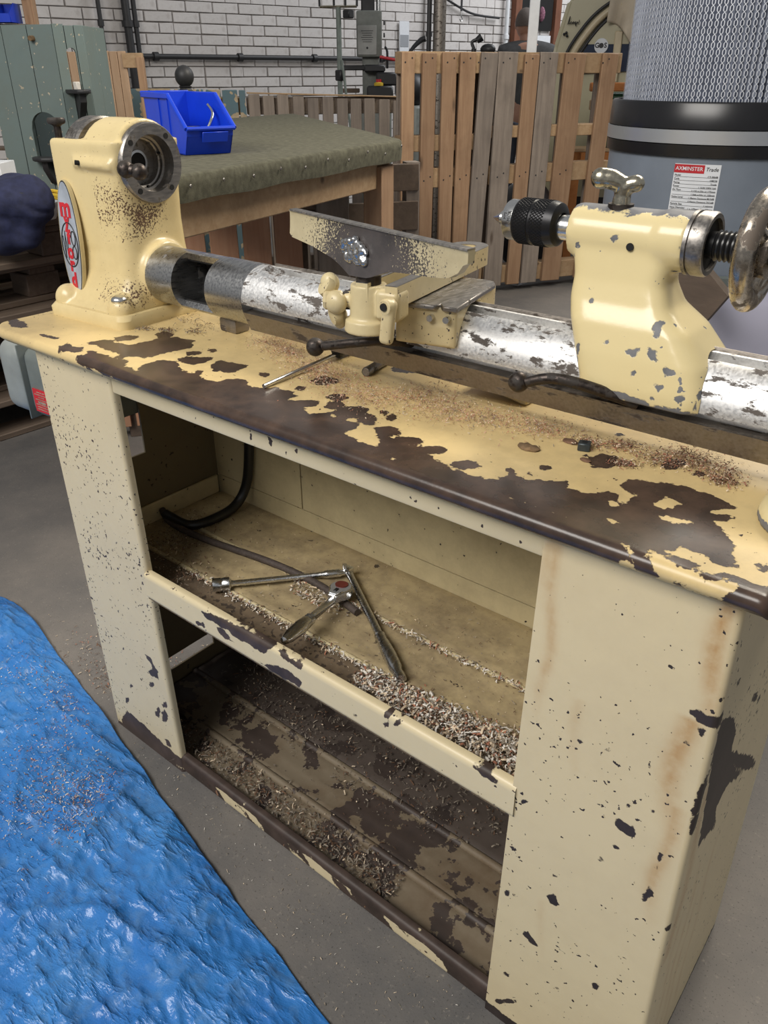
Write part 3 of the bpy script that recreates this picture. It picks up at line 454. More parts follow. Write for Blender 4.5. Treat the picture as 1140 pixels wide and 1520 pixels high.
# ------------------------------------------------------------------ the lathe's cabinet stand
X3 = 1.0776; X2 = .8966; W1 = .2007; ZT = .815
cab = thing('lathe_stand', 'cream painted steel lathe cabinet with flaking worktop and two open shelves', 'cabinet', (.5, .2, 0))
def loopprof(profile, zs, fx=lambda p, z: p):
    return [[fx((x, y, z), z) for x, y in profile] for z in zs]
def lin(a, b, st):
    n = max(2, int(round(abs(b-a)/st))+1); return [a+(b-a)*i/(n-1) for i in range(n)]
# worktop: profile in (y,z) swept along x
xl, xr = -.100, 1.100
prof = [(y, ZT) for y in lin(.45, -.010, .005)]
for a in range(80, -41, -15): prof.append((-.0125-.009*math.cos(R_(a)), ZT-.009+.009*math.sin(R_(a))))
prof += [(-.016, .797), (-.012, .794), (-.006, .791), (.002, .789), (.2, .788), (.45, .788)]
rows = []
for x in sorted(set(lin(xl, xl+.06, .004)+lin(xl+.06, xr-.016, .005)+lin(xr-.016, xr, .003))):
    row = []
    sb = 0; Rr = .05
    if x < xl+Rr: sb = Rr-math.sqrt(max(0, Rr*Rr-(xl+Rr-x)**2))
    e = min(x-xl, xr-x); dz = .012-math.sqrt(max(0, .012**2-(.012-e)**2)) if e < .012 else 0
    sr = .010-math.sqrt(max(0, .010**2-(.010-(xr-x))**2)) if xr-x < .010 else 0
    for y, z in prof:
        k = min(1, max(0, 1-(y+.0215)/.10)); yy = y+(sb+sr)*k
        row.append((x, yy, z-dz*(1 if z > .80 else 0)*(.6 if k == 0 else 1)))
    rows.append(row)
mb = MB(); mb.grid(rows, close_u=True); mb.bm.faces.new([mb.bm.verts[i] for i in range(0)] or []) if False else None
mb.bm.verts.ensure_lookup_table(); m_ = len(prof); nn = len(rows)
mb.bm.faces.new([mb.bm.verts[i] for i in range(m_)]); mb.bm.faces.new([mb.bm.verts[(nn-1)*m_+i] for i in range(m_)][::-1])
def top_attr(W):
    xy = W[:, :2].copy()
    a = sd_polys(PATCH['top'], xy); i = sd_polys(PATCH['island'], xy); a = np.where(i > -.004, np.minimum(a, -i), a)
    # rolled front edge: bare along most of its length
    x, y, z = W.T
    nose = np.minimum(.012-np.abs(0), (.004-(y+.010)))
    up_ = np.clip((z-.785)*.9-.006, -.02, .02)
    rg = np.array([noise.noise(Vector((q[0]*38, q[1]*60, q[2]*60)))*.012+.001+(.006 if q[0] > 1.07 else 0) if q[0] > .955 and q[1] < .02 else 0 for q in W])
    lim = np.minimum((x-.16)*.25, np.where(x > .975, np.maximum(rg, (.985-x)*.25), (.985-x)*.25))
    lower = np.where(x > .25, (z-.7955)*1.4+.001, (z-.803)*1.2)
    nm = np.minimum(np.minimum(nose+.004, lim), lower)
    return np.where(y < .006, np.maximum(nm, np.where(z > .80, a, -1)), a)
mb.build('worktop', M['top'], cab, attr=top_attr, ang=50, label='worktop with brown bare patches and worn rolled front edge')
# right pier
pr_ = [(X2, y) for y in lin(.335, 0.0, .012)]+[(x, 0) for x in lin(X2, X3-.006, .0045)][1:]
for a in range(75, -1, -25): pr_.append((X3-.006+.006*math.cos(R_(a)), .006-.006*math.sin(R_(a))))
pr_ += [(X3, y) for y in lin(.010, .335, .008)]
tz = lambda p, z: (p[0]+(.0144*(1-z/.78))*(1 if p[0] > .98 else -1), p[1]+.006*(1-z/.78)*(1 if p[1] < .1 else 0), p[2])
mb = MB(); mb.grid(loopprof(pr_, lin(.0, .7875, .0055), tz), close_u=True)
def pier_attr(W):
    fr = sd_polys(PATCH['pier'], W[:, [0, 2]]); en = sd_polys(PATCH['pierend'], W[:, [1, 2]])
    bot = .008-W[:, 2]+np.where(W[:, 0] < X2+.05, .012, 0)
    return np.maximum(np.where(W[:, 1] < .012, fr, np.where(W[:, 0] > 1.0, en, -1)), bot*.6)
def pier_stain(W):
    x, y, z = W.T; s = np.zeros(len(W)); fr = y < .012
    for xs, z1, z0, w, k in ((.912, .79, .56, .006, .55), (.905, .79, .70, .008, .5), (1.066, .79, .64, .008, .9), (1.055, .66, .50, .010, .8), (1.062, .55, .36, .008, .6), (.955, .62, .50, .006, .25), (.948, .30, .18, .005, .2)):
        s = np.maximum(s, np.where(fr & (z < z1) & (z > z0), k*np.exp(-((x-xs-.004*np.sin(z*40))/w)**2)*np.clip((z-z0)/.08, 0, 1), 0))
    en = x > 1.06
    for ys, z1, z0, w, k in ((.055, .36, .02, .004, .5), (.085, .42, .0, .004, .5), (.11, .33, .0, .004, .45), (.15, .40, .05, .005, .4), (.03, .60, .30, .010, .6)):
        s = np.maximum(s, np.where(en & ~fr & (z < z1) & (z > z0), k*np.exp(-((y-ys-.006*np.sin(z*30+ys*50))/w)**2)*np.clip((z1-z)/.05, 0, 1), 0))
    return s
mb.build('right_pier', M['cab'], cab, attr=pier_attr, stain=pier_stain)
# left leg: folded sheet, front face with a return flange
mb = MB(); lp = [(0.0, .05)]+[(0, y) for y in lin(.04, .006, .01)]+[(x, 0) for x in lin(.004, W1-.006, .0045)]
for a in range(75, -1, -25): lp.append((W1-.006+.006*math.cos(R_(a)), .006-.006*math.sin(R_(a))))
lp += [(W1, y) for y in (.009, .013)]+[(W1-.004, .013), (W1-.004, .010), (.004, .006), (.004, .05)]
tl = lambda p, z: (p[0]+(-.006*(1-z/.78) if p[0] < .1 else .006*(1-z/.78)), p[1]+.008*(1-z/.78), p[2])
mb.grid(loopprof(lp, lin(.0, .7875, .0055), tl), close_u=True)
mb.build('left_leg', M['leg'], cab, attr=lambda W: np.maximum(sd_polys(PATCH['leg'], W[:, [0, 2]]), (.012-W[:, 2])*.7))
# front rail below the worktop
mb = MB(); mb.box(((W1+X2)/2, .008, .776), (X2-W1, .012, .026), None, .003, 2); mb.build('front_rail', M['lip'], cab, attr=lambda W: np.full(len(W), -.0045))
# side and back sheets
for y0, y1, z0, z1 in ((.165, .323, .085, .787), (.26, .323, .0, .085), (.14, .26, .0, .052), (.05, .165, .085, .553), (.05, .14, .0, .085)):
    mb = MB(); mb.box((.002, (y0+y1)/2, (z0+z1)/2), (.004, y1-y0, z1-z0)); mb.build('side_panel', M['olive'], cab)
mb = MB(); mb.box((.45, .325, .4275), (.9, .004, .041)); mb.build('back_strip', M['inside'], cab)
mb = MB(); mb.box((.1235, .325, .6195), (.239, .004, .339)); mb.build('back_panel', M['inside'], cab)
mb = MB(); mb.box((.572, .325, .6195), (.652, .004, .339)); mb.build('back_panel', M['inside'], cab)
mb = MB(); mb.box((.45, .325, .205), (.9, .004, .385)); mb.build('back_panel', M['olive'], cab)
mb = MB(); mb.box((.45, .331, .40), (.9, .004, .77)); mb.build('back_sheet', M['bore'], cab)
mb = MB(); mb.box((.008, .215, .431), (.006, .205, .040), None, .002); mb.build('side_flange', M['inside'], cab)
# upper shelf
shelf = bpy.data.objects.new('upper_shelf', None); COL.objects.link(shelf); shelf.parent = cab; shelf.location = (0, 0, 0)
def lip_mesh(x0, x1, z0, z1, yo=0.0):
    p = [(yo+.012, z0+.002), (yo+.002, z0), (yo, z0+.003)]+[(yo, z) for z in lin(z0+.006, z1-.006, .0045)]+[(yo+.002, z1-.002), (yo+.006, z1), (yo+.014, z1-.001), (yo+.014, z1-.004), (yo+.004, z1-.005), (yo+.004, z0+.004)]
    mb = MB(); mb.grid([[(x, y, z) for y, z in p] for x in lin(x0, x1, .005)], close_u=True); return mb
lip_mesh(W1+.001, X2-.001, .407, .456).build('shelf_lip', M['lip'], shelf, attr=lambda W: sd_polys(PATCH['lip'], W[:, [0, 2]]))
def board(y0, y1, z0, z1, th=.005):
    mb = MB(); pf = [(y0, z0), (y0+.003, z0+.0015)]+[(y0+(y1-y0)*k/8, z0+(z1-z0)*k/8+.0012*math.sin(k*2.1)) for k in range(1, 8)]+[(y1-.003, z1+.001), (y1, z1), (y1, z1-th), (y0, z0-th)]
    mb.grid([[(x, y, z) for y, z in pf] for x in lin(.010, X2-.002, .05)], close_u=True); return mb
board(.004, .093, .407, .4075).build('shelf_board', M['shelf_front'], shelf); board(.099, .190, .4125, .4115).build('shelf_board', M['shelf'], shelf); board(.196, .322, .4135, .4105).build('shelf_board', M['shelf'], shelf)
for y, z in ((.096, .409), (.193, .4115)):
    mb = MB(); mb.tube([(.01, y, z), (.45, y, z), (X2-.002, y, z)], .0042, 10); mb.build('shelf_ridge', M['inside'], shelf)
# lower tray
tray = bpy.data.objects.new('lower_tray', None); COL.objects.link(tray); tray.parent = cab; tray.location = (0, 0, 0)
lip_mesh(W1+.004, X2-.006, .004, .042, .010).build('tray_lip', M['lip'], tray, attr=lambda W: np.where(W[:, 2] > .030, .01, 0)+.006*np.sin(W[:, 0]*31)+.004*np.sin(W[:, 0]*83+W[:, 2]*120)+.001)
board(.016, .094, .012, .016).build('tray_board', M['tray_cream'], tray); board(.104, .192, .018, .017).build('tray_board', M['tray_cream'], tray); board(.204, .322, .019, .020).build('tray_board', M['tray'], tray)
for y in (.099, .198):
    mb = MB(); mb.tube([(.01, y, .017), (.45, y, .017), (X2-.006, y, .017)], .0075, 12); mb.build('tray_ridge', M['tray_cream'], tray)

# ------------------------------------------------------------------ the lathe: headstock, bed tube, feet
lathe = thing('wood_lathe', 'vintage cream wood lathe headstock with oval badge on a round steel bed', 'lathe', (.0, .2, .815))
YA = .2
def rrect(cx, cy, hx, hy, r, z, n=6):
    P = []
    for qx, qy, a0 in ((1, 1, 0), (-1, 1, 90), (-1, -1, 180), (1, -1, 270)):
        for k in range(n+1):
            a = R_(a0+90*k/n); P.append((cx+qx*(hx-r)+r*math.cos(a), cy+qy*(hy-r)+r*math.sin(a), z))
    return P
head = bpy.data.objects.new('headstock', None); COL.objects.link(head); head.parent = lathe; head.location = (0, 0, 0)
def HR(mb): return rot_about(mb, (0.005, .2, .9), R_(4))
HX = .003
mb = MB()
mb.loft([rrect(HX, YA, a, b, c, z) for a, b, c, z in ((.088, .108, .018, .832), (.086, .092, .02, .842), (.083, .079, .028, .860), (.079, .070, .03, .885), (.0765, .066, .03, .92), (.075, .064, .028, .96), (.076, .064, .026, 1.0), (.078, .064, .024, 1.04), (.081, .065, .02, 1.079))])
mb.cyl((-.005, .199, 1.046), (.076, .199, 1.046), .0625, None, 40)
mb.cyl((.02, .199, .882), (.094, .199, .882), .058, .050, 36)
for bx, by in ((.068, .114), (-.066, .114), (.068, .286), (-.066, .286)): mb.sphere((bx, by, .838), .024, (1, .9, 1.0))
mb.cyl((-.015, .134, 1.048), (.07, .137, 1.046), .0085, None, 14)
mb.box((-.03, .139, 1.0), (.09, .012, .16), None, .004)
c1 = MB().cyl((.046, .199, 1.046), (.2, .199, 1.046), .0415, None, 48); c2 = MB().box((-.035, .2, 1.07), (.052, .095, .09))
mb.cast(.0032, 9, (c1, c2)); HR(mb)
def head_attr(W):
    a = sd_polys(PATCH['head'], W[:, 1:])*.6-.005
    a = np.where(W[:, 0] > .02, a, -1)
    return np.maximum(a, -.034)
mb.build('casting', M['head'], head, ang=50, attr=head_attr)
mb = MB(); mb.loft([rrect(HX+.004, YA, .096, .114, .016, .815), rrect(HX+.004, YA, .0965, .1145, .017, .828), rrect(HX+.004, YA, .092, .110, .02, .835)]); HR(mb).build('base_flange', M['head'], head, attr=lambda W: np.full(len(W), -.03))
def HM(mb, name, mat, **k): return HR(mb).build(name, mat, head, **k)
HM(MB().lathe([(.0405, 0), (.056, 0), (.0575, -.002), (.0575, -.010), (.0405, -.010)], (.086, .199, 1.046), (1, 0, 0), 56, close=True), 'face_ring', M['iron'])
HM(MB().lathe([(.0408, -.001), (.0395, -.020), (.036, -.021), (.0355, -.026), (.033, -.027), (.0325, -.038), (.013, -.038), (.013, -.075), (.0, -.075)], (.086, .199, 1.046), (1, 0, 0), 56), 'bearing_bore', M['iron'])
HM(MB().lathe([(.014, -.0), (.0175, 0), (.0175, -.006), (.014, -.006)], (.052, .199, 1.046), (1, 0, 0), 40, close=True), 'bore_lip', M['steel'])
HM(MB().cyl((.020, .199, 1.046), (.0502, .199, 1.046), .0137), 'spindle_hole', M['bore'])
for a in (50, 140, 230, 310): HM(MB().cyl((.08, .199+.048*math.cos(R_(a)), 1.046+.048*math.sin(R_(a))), (.0868, .199+.048*math.cos(R_(a)), 1.046+.048*math.sin(R_(a))), .0042, None, 14), 'bolt_hole', M['bore'])
for a in (20, 100, 275): HM(MB().cyl((.062, .199+.0342*math.cos(R_(a)), 1.046+.0342*math.sin(R_(a))), (.0655, .199+.0342*math.cos(R_(a)), 1.046+.0342*math.sin(R_(a))), .002, None, 10), 'bolt_hole', M['bore'])
mb = MB().sphere((.092, .142, 1.043), .0125); mb.sphere((.112, .150, 1.040), .012); mb.cyl((.09, .142, 1.043), (.112, .150, 1.040), .009); HM(mb, 'index_knob', M['dark_iron'])
HM(MB().cyl((.0, .1225, 1.049), (.003, .128, 1.048), .0035, None, 12), 'pin_hole', M['bore'])
HM(MB().lathe([(0, .016), (.060, .016), (.063, .013), (.063, -.013), (.060, -.016), (.046, -.016), (.040, -.004), (.020, -.004), (.02, -.016), (0, -.016)], (-.035, .199, 1.046), (-1, 0, 0), 48), 'pulley', M['iron'], label='grey stepped pulley in the top of the headstock')
HM(MB().lathe([(0, 0), (.0055, 0), (.0055, .018), (.0075, .020), (.0125, .022), (.0135, .024), (.0135, .028), (.012, .030), (0, .030)], (-.068, .150, 1.077), (0, 0, 1), 20), 'oiler_cap', M['dark_iron'])
HM(MB().sphere((.072, .110, .855), .0135, (1, 1, .6)), 'bolt_head', M['steel'])
# oval badge on the front
bo = Vector((-.048, .1235, .930)); bm_ = frame(bo, (1, -.10, 0), (.06, .045, 1))
def ell(a, b, n=48): return [(a*math.cos(2*math.pi*i/n), b*math.sin(2*math.pi*i/n)) for i in range(n)]
badge = MB().prism(ell(.029, .092), bm_ @ Matrix.Translation((0, 0, -.006)), .0065); ob = HR(badge).build('badge', M['cream_edge'], head, label='oval badge with red lettering')
bl = bpy.data.objects
HR(MB().prism(ell(.0278, .0905), bm_ @ Matrix.Translation((0, 0, .0)), .0008)).build('badge_rim', M['ink'], head)
HR(MB().prism(ell(.0262, .0885), bm_ @ Matrix.Translation((0, 0, .0006)), .0007)).build('badge_plate', M['badge'], head)
T3 = bm_ @ Matrix.Translation((0, -.006, .0016))
mb = MB()
ringp = [T3 @ Vector((.0235*math.cos(a), .034*math.sin(a), 0)) for a in np.linspace(0, 2*math.pi, 41)]; mb.tube(ringp, .0010, 6)
zz = [(-.019, .012), (-.0155, -.022), (-.012, .020), (-.0085, -.024), (-.005, .014)]; mb.tube([T3 @ Vector((x, y, 0)) for x, y in zz], .0008, 6)
for cy, b in ((.011, .011), (-.011, .010)): mb.tube([T3 @ Vector((.012+.006*math.cos(a), cy+b*math.sin(a), 0)) for a in np.linspace(0, 2*math.pi, 25)], .0009, 6)
HR(mb).build('badge_emblem', M['ink'], head)
for ch, yy, sz in (('m', .050, .042), ('y', .027, .031), ('f', .005, .030), ('o', -.017, .032), ('r', -.037, .032), ('d', -.062, .032)):
    HR(text_mb(ch, sz, bm_ @ Matrix.Translation((-.001, yy+(.004 if ch in 'y' else 0), .0018)), .0004, offset=.0013)).build('badge_letter', M['red'], head)
# bed tube
RB = .0445; ZB = .882
def arc(a0, a1, r=RB, n=30): return [(YA-r*math.cos(R_(a0+(a1-a0)*k/n)), ZB+r*math.sin(R_(a0+(a1-a0)*k/n))) for k in range(n+1)]
def sect(name, pts, x0, x1, mat, st=.1):
    mb = MB(); mb.loft([[(x, y, z) for y, z in pts] for x in lin(x0, x1, st)]); return mb.build(name, mat, bed, ang=30)
bed = bpy.data.objects.new('bed_tube', None); COL.objects.link(bed); bed.parent = lathe; bed.location = (0, 0, 0)
full = arc(-180, 174, n=60)
sect('tube_end', full, .06, .160, M['tube_clean'])
sect('tube_window', arc(78, 312, n=40)+arc(312, 78, RB-.010, n=40), .158, .240, M['tube_clean'])
sect('tube_window_lining', arc(80, 310, RB-.0105, n=30)+arc(310, 80, RB-.013, n=30), .158, .240, M['bore'])
sect('tube_collar', [(y+(y-YA)*.012, z+(z-ZB)*.012) for y, z in full], .238, .318, M['tube_clean'])
def flatbottom(): return [(YA-RB*math.cos(R_(-21)), ZB+RB*math.sin(R_(-21))), (YA-RB*.66, ZB-RB*.96), (YA+RB*.4, ZB-RB*.98)]
front_slot = [(YA-.024, ZB-.003), (YA-.024, ZB-.0155)]
rear_slot = [(YA+.008, ZB+.028), (YA+.0215, ZB+.028)]
A_ = arc(-4, 69, n=24); Bk = arc(90, 235, n=34)
sect('bed_bar', A_+arc(72, 235, n=36)+flatbottom()[::-1]+front_slot[::-1], .318, .332, M['tube'])
sect('bed_bar', A_+[(A_[-1][0]+.002, ZB+.030), (Bk[0][0]+.001, ZB+.030)]+Bk+flatbottom()[::-1]+front_slot[::-1], .332, 1.45, M['tube'])
mb = MB(); fb = flatbottom(); p0 = fb[0]; p1 = fb[1]
mb.loft([[(x, y, z) for y, z in ((p0[0]-.0015, p0[1]+.001), (p1[0]-.0015, p1[1]), (YA+.01, p1[1]-.0012), (YA-.02, p0[1]+.001))] for x in (.318, 1.45)]); mb.build('slide_bar', M['rail'], bed)
mb = MB(); mb.box((.891, YA+.010, ZB+RB+.0005), (1.11, .0035, .004), None, .0008); mb.box((.891, YA+.0095, ZB+.034), (1.11, .003, .02)); mb.build('rear_bar', M['rail'], bed)
mb = MB(); mb.box((.238, .207, .8255), (.038, .03, .022), None, .004, 2); mb.build('bed_foot', M['rail'], lathe)
mb = MB(); mb.prism([(.665, .833), (.665, .829), (.745, .815), (.752, .815), (.752, .823), (.74, .828)], Matrix(((1, 0, 0, 0), (0, 0, -1, .262), (0, 1, 0, 0), (0, 0, 0, 1))), .05, .002); mb.build('bed_foot', M['rest'], lathe)
mb = MB(); mb.loft([rrect(1.145, .155, a, b, c, z, 8) for a, b, c, z in ((.100, .090, .06, .815), (.100, .090, .06, .826), (.090, .082, .055, .835), (.066, .07, .05, .845), (.05, .06, .045, .86), (.045, .05, .04, .90))]); mb.cast(.004, 5); mb.build('end_foot', M['tail'], lathe, attr=lambda W: np.where(W[:, 2] < .823, .004, -.012)+.005*np.sin(W[:, 0]*90), ang=60)

# ------------------------------------------------------------------ tool rest on its slide
rest = thing('tool_rest', 'tee shaped tool rest on a slotted slide clamped over the steel bed', 'tool rest', (.63, .2, .88))
mb = MB(); sc_ = (.637, .21, .91)
pf = []
for y, z in ((.140, .886), (.140, .934), (.276, .934), (.276, .900), (.268, .890)): pf.append((y, z))
arcs = [(YA-.0475*math.cos(R_(a)), ZB+.0475*math.sin(R_(a))) for a in range(170, 6, -12)]
mb.prism(pf+arcs, Matrix(((0, 0, 1, .597), (1, 0, 0, 0), (0, 1, 0, 0), (0, 0, 0, 1))), .076)
mb.box((.635, .146, .902), (.074, .016, .030), None, .004)
mb.cast(.003, 5); rot_about(mb, sc_, R_(13)).build('saddle', M['rest'], rest, ang=50)
mb = MB(); mb.prism([(.605, .134), (.648, .134), (.652, .143), (.658, .134), (.676, .134), (.676, .262), (.670, .275), (.655, .280), (.605, .280)], Matrix.Translation((0, 0, .931)), .006, .0012); rot_about(mb, sc_, R_(13)).build('saddle_plate', M['iron'], rest)
for x in (.643, .663): rot_about(MB().cyl((x, .132, .922), (x, .14, .922), .0038, None, 14), sc_, R_(13)).build('screw', M['steel'], rest)
ad = Vector((-.18, .983, 0)); an = Vector((.983, .18, 0)); ao = Vector((.6215, .089, .938))
AM = frame(ao, an, ad)
def stad(w, L0, L1, n=14): return [(-w, L0), (w, L0)]+[(w*math.cos(R_(a)), L1+w*math.sin(R_(a))) for a in np.linspace(0, 180, n)]
mb = MB(); o1 = stad(.026, 0, .255); i1 = stad(.011, .0, .250)
b = mb.bm
def ringwall(o1, i1, z0, z1):
    V = [[b.verts.new(AM @ Vector((x, y, z))) for x, y in P] for P, z in ((o1, z0), (o1, z1), (i1, z1), (i1, z0))]
    n = len(o1)
    for k in range(4):
        A, B = V[k], V[(k+1) % 4]
        for i in range(1, n): 
            j = (i+1) % n
            b.faces.new((A[i], A[j], B[j], B[i]))
    b.faces.new([V[k][1] for k in range(4)]); b.faces.new([V[k][0] for k in range(4)][::-1])
ringwall(o1, i1, .001, .0245); mb.build('banjo_arm', M['rest'], rest, ang=40)
mb = MB(); b = mb.bm; ringwall([(x*.985, y) for x, y in o1], [(x*1.02, y) for x, y in i1], .0243, .0252); mb.build('arm_top_face', M['iron'], rest, ang=40)
sk = Vector((.598, .104, 0))
mb = MB(); mb.cyl((sk.x, sk.y, .907), (sk.x, sk.y, .958), .0225, .0205, 36); mb.cyl((sk.x, sk.y, .904), (sk.x, sk.y, .919), .0285, .027, 36)
mb.box((.632, .104, .940), (.030, .030, .034), Euler((0, 0, R_(10))).to_matrix(), .004)
mb.cyl((.572, .094, .938), (.59, .1, .938), .0095, None, 20)
mb.cast(.0018, 3); mb.build('socket', M['rest'], rest, ang=60)
mb = MB(); mb.box((.643, .083, .926), (.016, .012, .050), Euler((0, R_(6), R_(10))).to_matrix(), .005, 3); mb.cyl((.643, .0765, .944), (.643, .09, .944), .0085, None, 24); mb.cast(.0015, 3); mb.build('clamp_lug', M['rest'], rest, ang=60)
mb = MB(); mb.lathe([(0, -.006), (.011, -.005), (.0125, 0), (.011, .005), (0, .006)], (.549, .088, .950), (-.35, -.75, .5), 20); mb.build('wing', M['rest'], rest); MB().lathe([(0, -.006), (.010, -.005), (.0115, 0), (.010, .005), (0, .006)], (.561, .088, .919), (-.35, -.75, -.2), 20).build('wing', M['rest'], rest)
MB().lathe([(0, -.012), (.0095, -.012), (.0115, -.009), (.0115, .008), (.009, .011), (0, .012)], (.560, .085, .937), (-.75, -.6, .05), 8).build('wing_bolt', M['rest'], rest, ang=30)
MB().cyl((.6428, .0745, .944), (.6425, .0775, .944), .0042, None, 16).build('lug_hole', M['bore'], rest)
mb = MB(); mb.sphere((.548, .094, .953), .0125, (1, .8, 1)); mb.sphere((.567, .082, .936), .0135, (1.1, .8, 1)); mb.sphere((.562, .094, .916), .0115, (.8, .8, 1.25)); mb.cyl((.56, .092, .936), (.58, .1, .938), .0085); mb.cast(.0018, 3); mb.build('wing_bolt', M['rest'], rest, ang=60)
MB().cyl((.570, .095, .937), (.583, .1, .938), .0115, None, 6).build('bolt_nut', M['dark_iron'], rest)
MB().cyl((sk.x, sk.y, .94), (sk.x, sk.y, .985), .0145, None, 24).build('post', M['dark_iron'], rest)
# blade
A3 = Vector((.452, .136, 1.017)); B3 = Vector((.760, .062, 1.017)); bd = (B3-A3).normalized()
BM = frame(A3, bd, (0, 0, 1))
ol = [(0, 0), (-.003, -.024), (.003, -.028), (.05, -.032), (.095, -.039), (.122, -.046), (.136, -.050), (.168, -.048), (.20, -.036), (.231, -.033), (.27, -.030), (.292, -.027), (.305, -.020), (.314, -.008), (.317, 0)]
# dense plate for the worn gradient
mb = MB()
xs = lin(-.003, .317, .006)
def lowz(x):
    P = ol[1:-1]
    for k in range(len(P)-1):
        if P[k][0] <= x <= P[k+1][0]: u = (x-P[k][0])/max(1e-6, P[k+1][0]-P[k][0]); return P[k][1]*(1-u)+P[k+1][1]*u
    return -.004
G = []
for x in xs:
    lz = lowz(min(max(x, -.003), .313)); col = []
    for k in range(9): z = lz*(1-k/8); col.append(BM @ Vector((x, z, .0035+.006*(z/.05)**2*1.2+.004*math.exp(-((x-.145)/.03)**2)*min(1, -z/.03))))
    col += [BM @ Vector((x, .003, .0045)), BM @ Vector((x, .0035, -.004)), BM @ Vector((x, .0, -.0065))]
    for k in range(4): z = lz*(k+1)/4; col.append(BM @ Vector((x, z, -.005+.006*(z/.05)**2)))
    G.append(col)
mb.grid(G, close_u=True); m_ = len(G[0]); mb.bm.verts.ensure_lookup_table(); mb.bm.faces.new([mb.bm.verts[i] for i in range(m_)]); mb.bm.faces.new([mb.bm.verts[(len(G)-1)*m_+i] for i in range(m_)][::-1])
def blade_attr(W):
    d = W-np.array(A3); s = d @ np.array(bd)
    return np.minimum((s-.075)*.5, (.245-s)*.5)+(-.01-d[:, 2])*.25
t_ = paint('tool_rest_blade_paint', (.50, .43, .27), (.045, .040, .040), jit=.075, jscale=420, speck=.70, sscale=130, grime=.5, under2=(.085, .072, .068), under_rough=.4)
mb.build('rest_blade', t_, rest, attr=blade_attr, ang=45)
mb = MB(); mb.loft([[BM @ Vector((x, y, z)) for y, z in ((.0025, .0055), (.0042, .0048), (.0046, -.0045), (.003, -.0062))] for x in lin(-.001, .317, .05)]); mb.build('rest_edge', M['iron'], rest)
mb = MB()
rr = random.Random(4)
for k in range(70):
    a = rr.uniform(0, 6.28); q = rr.random()**.5
    mb.sphere(BM @ Vector((.142+.024*q*math.cos(a), -.024+.014*q*math.sin(a), .0085+.0025*rr.random())), rr.uniform(.0022, .0058), (1, 1, .9), 10)
mb.cast(.0011, 3); mb.build('weld_bead', M['chrome_dark'], rest, ang=60, label='silvery blob of weld')
mb = MB(); mb.tube([(.61, .17, .876), (0.5927, 0.1250, 0.8856), (0.5191, 0.1090, 0.8685)], [.0062, .0058, .0055], 14, 4); mb.build('clamp_lever', M['dark_iron'], rest)
MB().sphere((0.5061, 0.1080, 0.8653), .0116).build('lever_ball', M['dark_iron'], rest)

# ------------------------------------------------------------------ tailstock
tail = thing('tailstock', 'cream tailstock casting with chipped paint astride the steel bed', 'tailstock', (.88, .2, .86))
ZS = 1.025
mb = MB()
mb.cyl((.798, YA, ZS), (.915, YA, ZS), .0265, None, 36); mb.cyl((.89, YA, ZS), (.918, YA, ZS), .0285, None, 36)
def tr_(cx, hx, hy, r, z, cy=YA): return rrect(cx, cy, hx, hy, r, z)
mb.loft([tr_(.905, .066, .054, .02, .876), tr_(.904, .067, .055, .022, .890), tr_(.894, .069, .051, .024, .918), tr_(.877, .062, .044, .02, .946), tr_(.862, .053, .035, .018, .965), tr_(.857, .048, .029, .016, .985), tr_(.855, .050, .026, .014, 1.005), tr_(.855, .052, .024, .012, 1.02)])
cut = MB().cyl((.7, YA, ZB), (1.2, YA, ZB), RB+.0012, None, 48); cut2 = MB().box((.9, YA, ZB-.06), (.4, .076, .10))
mb.cast(.003, 8, (cut,))
def tail_attr(W):
    a = np.where(W[:, 1] < .21, sd_polys(PATCH['tail'], W[:, [0, 2]]), -1)
    low = (.8795-W[:, 2])+.002*np.sin(W[:, 0]*160); top = (W[:, 2]-ZS-.0225)*.8
    edge = np.where(W[:, 2] < .93, (W[:, 0]-.955-(.885-W[:, 2])*.0)*.8, -1)
    return np.maximum(np.maximum(a, low), np.maximum(top, -1))
mb.build('casting', M['tail'], tail, ang=50, attr=tail_attr)
def TX(prof, name, mat, n=40, **k): return MB().lathe(prof, (0, YA, ZS), (1, 0, 0), n).build(name, mat, tail, **k)
TX([(.0272, .9175), (.0295, .9175), (.0295, .921), (.0275, .9215), (.0275, .9235), (.0295, .924), (.0295, .935), (.028, .937), (.024, .937), (.0235, .925)], 'barrel_collar', M['iron'])
TX([(0, .933), (.0245, .933)], 'collar_recess', M['bore'])
TX([(0, .772), (.0125, .772), (.0125, .80)], 'quill', M['steel'])
ch = bpy.data.objects.new('live_centre', None); COL.objects.link(ch); ch.parent = tail; ch.location = (0, 0, 0)
def CX(prof, name, mat, n=48, **k): return MB().lathe(prof, (0, YA, ZS+.002), (1, 0, 0), n).build(name, mat, ch, **k)
CX([(0, .697), (.0005, .6974), (.0072, .7085), (.0078, .709), (.0078, .722)], 'point', M['steel'])
CX([(.0078, .719), (.0198, .719), (.0208, .7205), (.0208, .732)], 'silver_collar', M['steel'])
CX([(.0208, .731), (.0222, .732), (.0232, .734), (.0232, .750), (.0222, .751), (.0222, .753), (.0232, .754), (.0232, .772), (.0215, .778), (.017, .781), (.012, .781)], 'knurled_body', M['knurl'])
mb = MB()   # knurling: two crossed sets of fine ridges
for x0, x1 in ((.7345, .750), (.754, .769)):
    for s in (-1, 1):
        for i in range(44):
            a = 2*math.pi*i/44
            P = [(x0+(x1-x0)*k/4, YA+.0233*math.cos(a+s*.45*k/4), ZS+.002+.0233*math.sin(a+s*.45*k/4)) for k in range(5)]
            mb.tube(P, .0005, 4, caps=False)
mb.build('knurling', M['knurl'], ch, kind='stuff')
